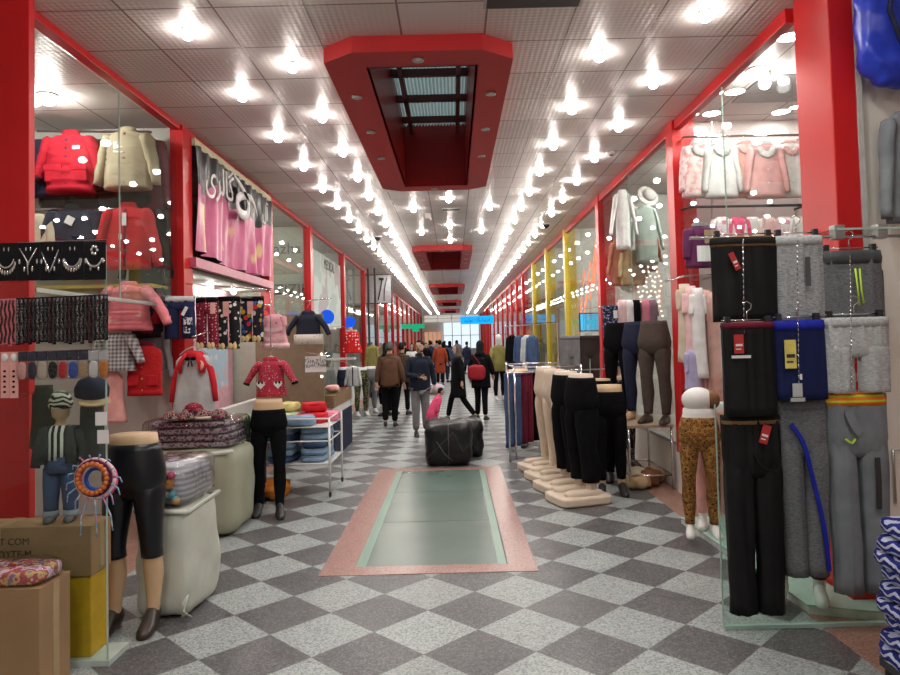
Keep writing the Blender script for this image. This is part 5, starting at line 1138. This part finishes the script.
# two pairs of legs in black tights beside them, heels on the floor
leg_form('leg_mannequin', 'tan leg mannequin in tight black leggings and dark heels right of the beige forms', onz(612, 494), -.1, 'leg mannequins', SKIN_T, C_BLK, .16, 1.07, shoe=BLACKP, heel=.05, scale=1.0, step=(.08, 0))
leg_form('leg_mannequin', 'leg mannequin in black leggings and white edged shoes behind the tight black pair', (1.66, 8.0, 0), -.5, 'leg mannequins', SKIN_T, C_BLK, .1, 1.12, shoe=BLACKP, scale=1.02)
leg_form('leg_mannequin', 'leg mannequin in black leggings with tiny white dots behind the steel stool', (2.12, 8.8, 0), .2, 'leg mannequins', SKIN_T, pattern('bw_specks', 'dots', [(.015, .015, .015), (.7, .7, .7)], 55, .28), .1, 1.1, shoe=BRSHOE, scale=1.0)
leg_form('leg_mannequin', 'leg mannequin in light denim leggings between the black ones', (1.5, 9.2, 0), -.3, 'leg mannequins', SKIN_T, C_LJEAN, .1, 1.1, shoe=BLACKP, scale=1.0)
# metal stool with three leg forms standing on it
t = thing('steel_stool', 'square steel framed stool carrying three dark leg forms by the red pillar', 'stool', (2.03, 7.62, 0)); 
B().box(-.25, .3, -.2, .76, .66, .69).build('seat', mat('worn_wood', (.35, .25, .17), .5), t, bevel=.004)
for sx in (-.18, .28):
    for sy in (-.18, .72): B().tube([(sx, sy, 0), (sx, sy, .66)], .014, 8).build('leg', CHROME, t, True)
B().tube([(-.18, -.18, .15), (.28, -.18, .15), (.28, .72, .15), (-.18, .72, .15), (-.18, -.18, .15)], .01, 6).build('stretcher', CHROME, t, True)
for i, (x, y, m, lab) in enumerate(((1.95, 8.2, C_BLK, 'black'), (2.1, 7.9, C_NAVY, 'navy'), (2.2, 7.58, cloth('brown_grey_wool', (.075, .058, .05)), 'brown grey'))):
    leg_form('leg_mannequin', 'leg form in %s leggings standing on the steel stool' % lab, (x, y, .69), -.7, 'leg forms on the steel stool', SKIN_T, m, .1, 1.14, scale=.98, inf=.012, shoe=BRSHOE if i == 2 else None)
for i, (x, y, m) in enumerate(((1.95, 7.5, C_TAN), (2.12, 7.62, C_BROWN), (2.24, 7.85, C_TAN), (1.98, 7.72, C_CREAM))):
    o = B().soft(.26, .22, .16+.03*(i % 2), 7, 2.6, .03, 8, i).build('cloth_bundle', m, smooth=True, loc=(x, y, 0), rotz=i); tag(o, '%s bundle of cloth on the floor under the steel stool' % ['tan, nearest', 'brown, middle', 'tan, rearmost', 'cream, left'][i], 'bundle', 'bundles under the stool')
# rack of hanging trousers
t = thing('clothes_rack', 'chrome clothes rack with maroon and blue trousers behind the beige leg forms', 'rack', (1.12, 10.2, 0))
for sx in (-.3, .62):
    for sy in (-.7, .7): B().tube([(sx, sy, 0), (sx, sy, 1.28)], .014, 8).build('leg', CHROME, t, True)
for sx in (-.3, .62): B().tube([(sx, -.7, 1.25), (sx, .7, 1.25)], .012, 8).build('rail', CHROME, t, True)
for sy in (-.7, .7): B().tube([(-.3, sy, 1.25), (.62, sy, 1.25)], .012, 8).build('crossbar', CHROME, t, True)
o = B().tube([(ony(508, 373, 9.3).x, 9.3, 0), ony(508, 373, 9.3), ony(606, 369, 9.3), (ony(606, 369, 9.3).x, 9.3, 0)], .014, 8).build('clothes_rail', CHROME, smooth=True); tag(o, 'long chrome rail running behind the beige leg forms', 'rail')
RK = [(C_JEAN, 'dark denim'), (C_MAROON, 'maroon'), (cloth('wine', (.16, .012, .03)), 'wine red'), (C_BLK, 'black'), (C_LJEAN, 'light denim'), (C_NAVY, 'navy'), (C_MAROON, 'second maroon'), (C_RED, 'red')]
for i, (m, lab) in enumerate(RK):
    pants('trousers', '%s trousers hanging on the chrome rack, %s from the corridor side' % (lab, nth(i)), 'trousers', (.8+.1*i, 9.6+.15*i, 1.17), .26, 1.0, m, 'trousers on the chrome rack', rotz=.5, seed=i, gap=.01, hem=.12, depth=.05)
for i in range(4):
    leg_form('leg_mannequin', 'low foot form under the trousers rack, %s' % ['nearest', 'second', 'third', 'farthest'][i], (.95+.05*i, 10.6+.35*i, 0), -.4, 'leg forms under the rack', SKIN_T, [C_MAROON, C_NAVY, C_HOTPINK, C_BLK][i], .1, 1.05, shoe=BLACKP)
# trousers pinned on the upper rail
for i, (px, m, lab) in enumerate(((570, C_GREY, 'grey'), (589, cloth('dark_brown', (.04, .028, .025)), 'dark brown'))):
    PT('trousers', '%s trousers hung high behind the beige leg forms' % lab, 'trousers', px, 336, 9.9, 20, 70, m, 'trousers hung high', gap=1, hem=9, seed=i)
PT('trousers', 'navy trousers with white floral print hanging on the second red pillar', 'trousers', 610, 306, 8.8, 15, 60, pattern('navy_floral', 'noise', [(.015, .018, .06), (.015, .018, .06), (.4, .4, .55)], 40), None, gap=1, hem=7, seed=3, parts=(hangtag(.05, -.06, .05, .1, PAPER),))
# second right shop: white goods, hats, pink fairy lights
for i, (px, py, w_, L_, m, nm, lab) in enumerate(((622, 190, 14, 60, WHF, 'blouse', 'white blouse on a hanger high in the second right shop'), (645, 205, 22, 60, cloth('sage_fabric', (.3, .36, .33)), 'jacket', 'sage green jacket high in the second right shop'), (632, 250, 24, 36, C_TAN, 'jacket', 'tan jacket in the middle of the second right shop'), (618, 240, 14, 46, cloth('rust', (.4, .16, .1)), 'jacket', 'rust coloured jacket at the far side of the second right shop'), (648, 232, 16, 40, C_BROWN, 'jacket', 'brown jacket beside the red pillar in the second right shop'))):
    TP(nm, lab, nm, px, py, 9.4+.1*i, w_, L_, m, 'garments in the second right shop', sleeve=L_*.7, sw=7, ang=14, seed=100+i)
for i, (px, py) in enumerate(((648, 196), (632, 213), (640, 262), (628, 282))):
    t = thing('straw_hat', 'white wide brimmed hat, %s from the top in the second right shop' % nth(i), 'hat', ony(px, py, 9.9), 0, 'hats in the second right shop'); t.rotation_euler = (1.2, 0, .3)
    B().lathe([(.09, .0), (.085, .07), (.06, .09), (.005, .095)], 16).build('crown', WHF, t, True); B().lathe([(.17, -.008), (.16, .004), (.085, .01), (.085, -.004)], 18).build('brim', WHF, t, True)
FAIRY = emit('fairy_light', (1, .62, .5), 5.0); REFLO = emit('orange_reflection', (1, .25, .12), 3.0)
for i in range(6):
    p = ony(638+4.2*i, 262+14*(i % 2), 9.6); t = thing('light_string', 'warm glowing light string, %s from the left in the second right shop' % nth(i), 'lights', p, 0, 'light strings in the second right shop')
    B().tube([(.02*sin(q), .02*cos(q*2), -.07*q) for q in range(10)], .007, 5).build('wire', WHITEP, t); b = B()
    for q in range(10): b.ball((.02*sin(q), .02*cos(q*2)-.01, -.07*q), .014, 6, 4)
    b.build('bulbs', FAIRY, t)
for i, (px, m, lab) in enumerate(((622, C_LPINK, 'pale pink'), (629, WHF, 'white'), (636, C_BLK, 'black and white'), (645, C_HOTPINK, 'magenta'), (652, C_PURPLE, 'violet'))):
    TP('shirt', '%s top in the low row of the second right shop' % lab, 'top', px, 300, 8.9, 9, 32, m, 'tops in the low row of the second right shop', sleeve=14, sw=4, ang=8, seed=120+i)
# third right shop: glowing tubes imitating an orange reflection in the glass, cyan screens
for i, (pts) in enumerate((((584, 318), (588, 280), (590, 262), (594, 288), (597, 250)), ((590, 300), (596, 240)), ((580, 322), (584, 270)))):
    P0 = [ony(x, y, 13.2) for x, y in pts]; t = B().tube(P0, .018, 6).build('neon_reflection', REFLO, smooth=True); tag(t, 'orange glow imitating a reflection in the third right shop glass, %s' % ['zigzag', 'straight, behind the red pillar', 'short, lowest'][i], 'neon', 'orange neon')
CYAN = emit('cyan_screen', (.1, .6, 1), 1.4); VIO = emit('violet_screen', (.3, .15, 1), 1.3)
for i, (px, py, w_, h_, m, lab) in enumerate(((592, 322, .42, .3, CYAN, 'glowing cyan screen inside the third right shop'), (594, 342, .42, .2, VIO, 'glowing violet screen under the cyan one'))):
    p = ony(px, py, 12.6); t = thing('screen', lab, 'screen', p); B().box(-w_/2-.02, w_/2+.02, 0, .05, -h_/2-.02, h_/2+.02).build('casing', BLACKP, t); B().box(-w_/2, w_/2, -.004, 0, -h_/2, h_/2).build('display', m, t)

q = ony(700, 226, 6.6); peg([(q.x, q.y, q.z), (q.x, q.y+.1, q.z+.1), (q.x, 7.19, q.z+.12)], 'thin bracket above the purple and grey child jacket')
q = ony(610, 306, 8.8); peg([(q.x, q.y, q.z), (q.x, 10.81, q.z+.05)], 'long thin arm from the second red pillar holding the navy floral trousers')
for i, (px, py) in enumerate(((648, 196), (632, 213), (640, 262), (628, 282))):
    q = ony(px, py, 9.9); peg([(q.x, q.y, q.z), (q.x, 10.89, q.z+.03)], 'wall peg behind the white hat, %s from the top' % nth(i))

q = ony(822, 262, 4.15); peg([(q.x, q.y, q.z), (2.42, 4.165, q.z+.04)], 'short bracket from the near red pillar behind the track pants')
# ================================================================ bales, people, far end
BALE = mat('black_bin_plastic', (.008, .008, .01), .32, bump=.6, bscale=16, var=.3, spec=.35)
for i, (x, y, sx, sy, h, lab) in enumerate(((-.05, 9.35, .62, .6, .56, 'black plastic wrapped bale tied with cord, nearest on the floor behind the light well'), (.22, 9.95, .42, .5, .52, 'second black plastic bale behind and right of the nearest bale'), (-.2, 10.0, .36, .5, .52, 'third black plastic bale behind and left of the nearest bale'))):
    t = thing('bale', lab, 'bale', (x-.05, y, 0), .03*i, 'black plastic bales')
    B().soft(sx, sy, h, 11, 6, .03, 5, 10+i).build('bundle', BALE, t, True)
    b = B(); a, c, d_ = sx/2+.006, sy/2+.006, h+.004
    b.tube([(-a*.9, -c, .12), (a*.2, -c-.006, h*.8), (a*.6, -c, h*.35), (a*.95, -c, h*.6)], .0035, 5); b.tube([(-a*.5, -c, h*.6), (-.05, -c-.006, h*.3), (.05, -c, .08)], .006, 5); b.tube([(0, -c, .02), (0, -c, d_*.97), (0, 0, d_), (0, c, d_*.95)], .006, 5)
    b.build('cord', mat('dark_cord', (.07, .07, .075), .5), t, True)
PH = BLACKP
BRJ = cloth('brown_jacket', (.1, .048, .028)); NVJ = cloth('navy_padded_jacket', (.012, .016, .03), bump=.6, bscale=14); GRT = cloth('grey_trousers', (.2, .2, .21))
GREYHAIR = mat('greying_hair', (.07, .06, .055), .6)
person('person in a brown jacket and dark trousers walking away down the aisle, seen from behind', onz(391, 427), pi, 1.62, BRJ, C_BLK, GREYHAIR, arms=((.25, .03, 1.14, .28, -.08, .9), (.25, .02, 1.14, .27, .04, .9)), legs_=((.09, -.03, .48, .08, -.02, .08), (.1, -.02, .5, .1, .12, .11)), coat_len=.84, thick=1.06, legthick=1.05)
def phone(t): B().at((-.07, -.3, 1.12), (.5, 0, .3)).box(-.018, .018, -.005, .005, -.05, .06).build('phone', PH, t, bevel=.003)
person('person in a navy padded jacket and grey trousers looking at a phone, facing the viewer', onz(421, 436), .25, 1.64, NVJ, GRT, HAIRM, arms=((.25, -.02, 1.14, .05, -.27, 1.1), (.26, .03, 1.14, .27, -.05, .9)), legs_=((.09, -.03, .48, .09, .0, .08), (.1, .01, .48, .12, .06, .08)), coat_len=.84, thick=1.05, headturn=-.5, beard=True, extra=(phone,), legthick=1.1, lean=.06)
person('child in a bright pink coat standing behind the black bale beside the phone holder', (-.38, 11.3, 0), 1.9, .86, C_HOTPINK, C_HOTPINK, HAIRM, arms=((.24, -.04, 1.14, .26, -.12, .95), (.24, .04, 1.14, .25, .06, .92)), coat_len=.7, lean=.45, thick=1.2, coat_flare=1.2)
person('person in a long black coat and grey brown headscarf striding to the left', onz(459, 421), -pi/2+.15, 1.54, C_BLK, C_BLK, None, scarf=cloth('taupe_scarf', (.1, .08, .075)), arms=((.25, .0, 1.14, .27, -.1, .93), (.24, .05, 1.14, .26, .05, .9)), legs_=((.08, -.16, .5, .09, -.24, .08), (.08, .1, .5, .09, .36, .12)), coat_len=.55, coat_flare=1.6, thick=1.1)
def redbag(t):
    o = B().at((.06, .17, .9)).soft(.4, .16, .34, 8, 3.5, .01, 5, 1).build('red_bag', cloth('dark_red_leather', (.3, .015, .025), rough=.5), t, True); B().tube([(-.08, .13, 1.1), (.02, .16, 1.32), (.16, .06, 1.47), (.2, -.1, 1.3)], .014, 6).build('strap', C_MAROON, o, True)
person('person in black with a black headscarf and a red shoulder bag, seen from behind', onz(482, 420), pi-.25, 1.6, C_BLK, C_BLK, None, scarf=cloth('black_scarf', (.01, .01, .012)), arms=((.25, .0, 1.14, .24, -.16, 1.0), (.25, .0, 1.14, .26, -.1, .95)), legs_=((.08, .02, .48, .09, .04, .08), (.09, -.05, .48, .12, -.1, .08)), coat_len=.72, coat_flare=1.3, thick=1.08, extra=(redbag,))
person('person in dark clothes half hidden behind the brown jacket', onz(403, 415), pi-.4, 1.6, cloth('dark_brown_coat', (.05, .03, .02)), C_BLK, HAIRM, legs_=((.09, -.08, .5, .08, -.1, .08), (.1, .06, .5, .1, .18, .1)), coat_len=.8)
person('person in a black coat at the leg mannequins left of the brown jacket', (-1.52, 15.4, 0), pi+.9, 1.6, C_BLK, C_BLK, None, scarf=cloth('black_scarf', (0, 0, 0)), coat_len=.5, coat_flare=1.5)
FAR = [(411, 377, 24, C_WHITE, C_JEAN, 'white shirt', 0), (404, 373, 28, C_BLK, C_BLK, 'black jacket near the left shops', 3), (439, 382, 25, cloth('rust_coat', (.3, .05, .02)), C_BLK, 'rust orange coat', pi), (443, 374, 27, C_BLK, C_NAVY, 'black coat behind the rust coat', 2.6), (430, 371, 30, C_NAVY, C_BLK, 'navy coat in the middle of the far aisle', pi), (425, 372, 29, C_BLK, C_BLK, 'black coat left of the navy one far away', .3), (449, 371, 31, cloth('dull_blue_coat', (.05, .08, .16)), C_BLK, 'dull blue coat far down the aisle', pi), (436, 366, 38, C_GREY, C_BLK, 'grey coat far down the aisle', pi), (421, 367, 36, C_MAROON, C_BLK, 'maroon coat far down the aisle', 0), (456, 368, 36, C_BLK, C_BLK, 'black coat far away on the right', pi), (466, 370, 33, C_NAVY, C_BLK, 'navy coat at the far right shops', 2.5), (444, 364, 44, C_BLK, C_BLK, 'black coat, farthest of the crowd', pi), (429, 364, 46, C_TAN, C_BLK, 'tan coat, farthest on the left', pi)]
for i, (px, py, Y, c, tr, lab, rz) in enumerate(FAR):
    p = onz(px, py); X = (px-453)/FPX*Y
    person('small far away person in a '+lab, (X, Y, 0), rz, 1.54+.1*((i*7) % 5)/4, c, tr, HAIRM if i % 3 else None, scarf=None if i % 3 else C_BLK, coat_len=.75 if i % 2 else .5, coat_flare=1.2, legs_=((.09, -.08, .49, .09, -.1, .08), (.09, .04, .49, .09, .12, .1)), group='people far down the aisle')
# ---- olive coat mannequin and stands at the right
t = leg_form('mannequin', 'white mannequin in an olive coat beyond the person with the red bag', onz(500, 400), .3, None, SKIN_W, C_BLK, .12, 1.1)
B().loft([ring(0, 0, z, rx, ry, 18, 2.2) for z, rx, ry in ((.78, .2, .15), (1.0, .18, .14), (1.2, .19, .14), (1.4, .18, .12), (1.48, .09, .08))]).build('olive_coat', C_OLIVE, t, True)
b = B()
for sd in (-1, 1): b.tube([(sd*.17, 0, 1.4), (sd*.23, 0, 1.15), (sd*.24, -.05, .9)], [.07, .06, .05], 10)
b.build('coat_sleeves', C_OLIVE, t, True); B().loft([ring(0, 0, z, rx, ry, 14) for z, rx, ry in ((1.46, .05, .05), (1.54, .05, .05), (1.58, .07, .085), (1.68, .075, .09), (1.76, .05, .06), (1.78, .01, .01))]).build('head', SKIN_W, t, True)
t['category'] = 'mannequin'
for i, (px, m, lab) in enumerate(((512, C_BLK, 'black'), (520, C_JEAN, 'denim'), (527, C_LGREY, 'light grey'), (532, C_JEAN, 'faded denim'))):
    TP('jacket', '%s jacket hanging before the far right shops, %s from the left' % (lab, nth(i)), 'jacket', px, 335, 17-.9*i, 11, 34, m, 'jackets before the far right shops', sleeve=24, sw=4, ang=8, seed=130+i)
o = B().tube([(1.3, 17.2, 1.95), (2.05, 13.6, 1.95)], .015, 6).tube([(1.3, 17.2, 0), (1.3, 17.2, 1.95)], .015, 6).tube([(2.05, 13.6, 0), (2.05, 13.6, 1.95)], .015, 6).build('clothes_rack', CHROME); tag(o, 'plain chrome rack with jackets before the far right shops', 'rack')
# ---- small mannequins and goods at the left by the aisle
for i, (px, py, m, lab, sk) in enumerate(((362, 416, pattern('camo_green', 'camo', [(.02, .025, .015), (.09, .09, .04), (.2, .2, .1), (.03, .04, .02)], 14), 'camouflage', SKIN_W), (371, 413, C_GREY, 'grey', SKIN_W), (378, 409, C_BLK, 'black', SKIN_W), (345, 414, C_NAVY, 'navy', SKIN_W))):
    leg_form('leg_mannequin', 'white leg mannequin in %s leggings in the left row beyond the counter' % lab, onz(px, py), .5, 'leg mannequins beyond the counter', sk, m, .12, 1.08, scale=.95)
TP('cardigan', 'light grey cardigan on a torso above the navy leggings', 'cardigan', 353, 366, 14.1, 12, 20, C_LGREY, None, sleeve=18, sw=5, ang=14, seed=140, front=C_NAVY)
TP('dress', 'red child dress with white dots hanging at the left shops', 'dress', 352, 331, 14.5, 15, 22, pattern('red_white_dots', 'dots', [(.6, .015, .015), (.85, .8, .8)], 16, .25), None, sleeve=0, seed=141, flare=1.4)
TP('jacket', 'brown jacket on a stand left of the person in the brown jacket', 'jacket', 372, 345, 16.3, 12, 26, C_OLIVE, None, sleeve=22, sw=5, ang=9, seed=142)
o = B().box(-2.745, -2.15, 14.9, 15.2, 1.28, 1.32).build('display_shelf', WHITEP); tag(o, 'white shelf end beside the leg mannequins in the left row', 'shelf')
# black vertical display rails and hanging sign box at the left
t = thing('sign_box', 'grey framed projecting sign box with black cable hung from the ceiling on the left', 'sign', ony(378, 303, 21.5)); t.location.z -= 0
B().box(-.42, .42, -.06, .06, 0, .86).build('panel', mat('grey_sign_face', (.45, .45, .46), .5), t); b = B()
b.box(-.45, .45, -.07, .07, -.03, 0).box(-.45, .45, -.07, .07, .86, .89).box(-.45, -.42, -.07, .07, 0, .86).box(.42, .45, -.07, .07, 0, .86); b.build('frame', BLACKP, t)
B().tube([(.15, -.08, .75), (.1, -.09, .45), (.02, -.085, .1)], .02, 6).tube([(.3, -.08, .78), (.22, -.09, .4), (.2, -.085, .05)], .012, 6).build('cable', BLACKP, t, True); B().box(.05, .2, -.1, -.06, .7, .78).build('junction_box', BLACKP, t)
for x in (-.3, .3): B().tube([(x, 0, .88), (x, 0, H-t.location.z)], .012, 6).build('hanger_rod', STEEL, t)
for i, x in enumerate((-.22, -.02)):
    o = B().box(-2.55+x+.25-.03, -2.55+x+.25+.03, 20.6, 20.66, 0, H-.02).build('display_pole', BLACKP); tag(o, 'slim black floor to ceiling pole, %s of the pair before the hanging sign box' % ['left', 'right'][i], 'pole', 'black poles')
# ---- signs far away
t = thing('neon_sign', 'bright blue lit shop sign with dark lettering projecting on the right far away', 'sign', ony(477, 320, 30)); B().box(-.72, .72, 0, .12, -.17, .17).build('light_panel', emit('blue_sign', (.01, .42, 1), 1.7), t)
b = B(); b.M = Matrix.Translation((0, -.01, 0)) @ Matrix.Rotation(pi/2, 4, 'X'); b.mesh_in(textmesh('\uFED3\uFEAE\uFEED\uFEB7\uFB95\uFE8E\uFEE9 \uFE97\uFEEE\uFEDF\uFEF4\uFEAA', .21, .004, True)); b.build('lettering', mat('blue_lettering', (.01, .06, .3), .5), t)
for x in (-.6, .6): B().tube([(x, .06, .17), (x, .06, H-t.location.z)], .012, 6).build('hanger_rod', STEEL, t)
GRN = emit('green_sign', (.02, .6, .3), 1.0)
t = thing('neon_sign', 'green lit sign far away on the left', 'sign', ony(413, 326, 36)); B().box(-.6, .6, 0, .1, -.13, .1).build('light_panel', GRN, t); B().box(-.05, .3, -.02, 0, -.3, -.13).build('lower_panel', GRN, t)
for x in (-.5, .5): B().tube([(x, .05, .1), (x, .05, H-t.location.z)], .012, 6).build('hanger_rod', STEEL, t)
# lit shops closing the far end
for i, (x0, x1, z0, z1, c, s_, lab) in enumerate(((-2.6, -1.1, .2, 2.4, (1, .45, .25), .9, 'orange lit shop at the far end of the aisle'), (-.9, 2.3, .9, 3.2, (.75, .88, 1), 1.6, 'pale blue lit shop front closing the far end of the aisle'), (-2.6, 2.3, 3.3, 3.885, (1, .9, .8), .8, 'warm light strip over the far end'))):
    t = thing('lit_shop_front', lab, 'shop front', (0, Y1-.4, 0), 0, 'lit shops at the far end'); B().box(x0, x1, 0, .3, z0, z1).build('light_panel', emit('far_lit_%d' % i, c, s_), t)
    b = B()
    for k in range(5): xx = x0+(x1-x0)*k/4; b.box(xx-.04, xx+.04, -.06, 0, z0 if z0 < 3 else z0, z1)
    b.box(x0, x1, -.06, 0, (z0+z1)/2-.03, (z0+z1)/2+.03); b.build('frame', STEEL, t)
    if z0 < 3:
        B().box(x0, x1, -.02, .3, 0, z0).build('plinth', GREYW, t)
# goods on the floor far away: pale bundle by the crowd
t = B().soft(.9, .7, .3, 7, 3, .04, 4, 3).build('cloth_pile', pattern('pale_blue_pink', 'noise', [(.5, .55, .7), (.7, .4, .45), (.4, .5, .65)], 4), smooth=True, loc=(-.75, 21.5, 0)); tag(t, 'pale blue and pink heap of cloth on the aisle floor far away', 'pile')
# ---- ceiling details
def camera_box(label, px, py, Y, dome=False):
    p = ony(px, py, Y); t = thing('security_camera', label, 'camera', (p.x, p.y, H), 0)
    if dome: B().lathe([(.07, 0), (.07, -.03), (.06, -.06), (.03, -.09), (.004, -.1)], 16).build('dome', BLACKP, t, True); B().lathe([(.08, .0), (.08, -.02), (.07, -.025)], 16).build('base', WHITEP, t, True)
    else:
        B().tube([(0, 0, 0), (0, 0, -.16)], .012, 8).build('stem', WHITEP, t, True); B().box(-.05, .05, -.12, .08, -.24, -.15).build('housing', WHITEP, t, bevel=.008); B().lathe([(.03, 0), (.03, .03)], 12).build('lens_ring', BLACKP, t); t.children[-1].location = (0, -.12, -.195); t.children[-1].rotation_euler = (pi/2, 0, 0)
camera_box('white box camera hanging from the ceiling past the first skylight', 428, 216, 11.3); camera_box('black dome camera on the ceiling at the left before the hanging sign box', 378, 246, 14.5, True); camera_box('dark dome camera on the ceiling at the right past the yellow posts', 546, 226, 13.4, True)
t = thing('smoke_detector', 'round off-white smoke detector on the ceiling at the right by the red rail', 'detector', (onz(611, 152, H).x, onz(611, 152, H).y, H)); B().lathe([(.06, 0), (.06, -.02), (.045, -.035), (.004, -.038)], 16).build('body', WHITEP, t, True); B().lathe([(.03, -.036), (.025, -.045), (.004, -.046)], 12).build('sensor', C_GREY, t, True)
p = onz(451, 209, H); t = thing('ceiling_vent', 'small dark vent in the ceiling past the first skylight', 'vent', (p.x, p.y, H)); B().box(-.16, .16, -.09, .09, -.012, 0).build('frame', STEEL, t); B().box(-.14, .14, -.07, .07, -.014, -.011).build('slot', BLACKP, t)
p = onz(533, 3, H); t = thing('ceiling_vent', 'long dark open slot in the ceiling right of the near skylight', 'vent', (p.x, p.y, H)); B().box(-.33, .33, -.1, .06, -.006, 0).build('frame', STEEL, t); B().box(-.31, .31, -.08, .05, -.008, -.005).build('slot', BLACKP, t)
# ---- lamps added inside the farther shops to brighten their windows, and goods
for side, PL, X in ((-1, LP, XL), (1, RP, XR)):
    for i, (a, b_) in enumerate(zip(PL[:11], PL[1:12])):
        if side < 0 and i == 0: continue
        shoplamp(Vector((X+side*.9, (a+b_)/2, 0)), 'added lamp brightening the %s shop on the %s' % (nth(i+1), 'left' if side < 0 else 'right'), .1 if side < 0 else .13)
CL = [C_WHITE, C_NAVY, C_RED, C_GREY, C_LPINK, C_BLK, C_TAN, C_PURPLE, C_LGREY, C_BLUE, C_MAROON, C_OLIVE]; CN = ['white', 'navy', 'red', 'grey', 'pale pink', 'black', 'tan', 'purple', 'light grey', 'blue', 'maroon', 'olive']
for side, PL, X in ((-1, LP, XL), (1, RP, XR)):
    for i, (a, b_) in enumerate(zip(PL[:10], PL[1:11])):
        if i < 2: continue
        for k in range(4):
            q = (i*5+k*3+(side > 0)*2) % 12; y = a+.5+(b_-a-.6)*k/4
            for z, lev in ((3.3, 'upper'), (1.9, 'lower')):
                q = (q+5) % 12
                top('jacket', '%s jacket, %s row of the %s %s shop, %s from the front' % (CN[q], lev, nth(i+1), 'left' if side < 0 else 'right', nth(k)), 'jacket', (X+side*(.5+.12*(k % 2)), y, z), .42, .75, CL[q], 'jackets in the farther shops', rotz=side*.5, sleeve=.5, sw=.13, seed=200+i*7+k)

for side, PL, X in ((-1, LP, XL), (1, RP, XR)):
    for i, (a, b_) in enumerate(zip(PL[:10], PL[1:11])):
        if i < 2: continue
        for z, lev in ((3.31, 'upper'), (1.91, 'lower')):
            o = B().tube([(X+side*.56, a+.12, z), (X+side*.56, b_+.12, z)], .05 if False else .014, 6).build('clothes_rail', CHROME, smooth=True); tag(o, '%s rail of jackets inside the %s shop on the %s' % (lev, nth(i+1), 'left' if side < 0 else 'right'), 'rail', 'rails in the farther shops')

q = ony(352, 331, 14.5); peg([(q.x, q.y, q.z), (q.x-.2, q.y, q.z+.1), (XL-.03, q.y, q.z+.1)], 'short bracket above the red dotted dress')
q = ony(353, 366, 14.1); peg([(q.x, q.y, q.z), (q.x-.2, q.y, q.z+.1), (XL-.03, q.y, q.z+.1)], 'short bracket above the light grey cardigan')
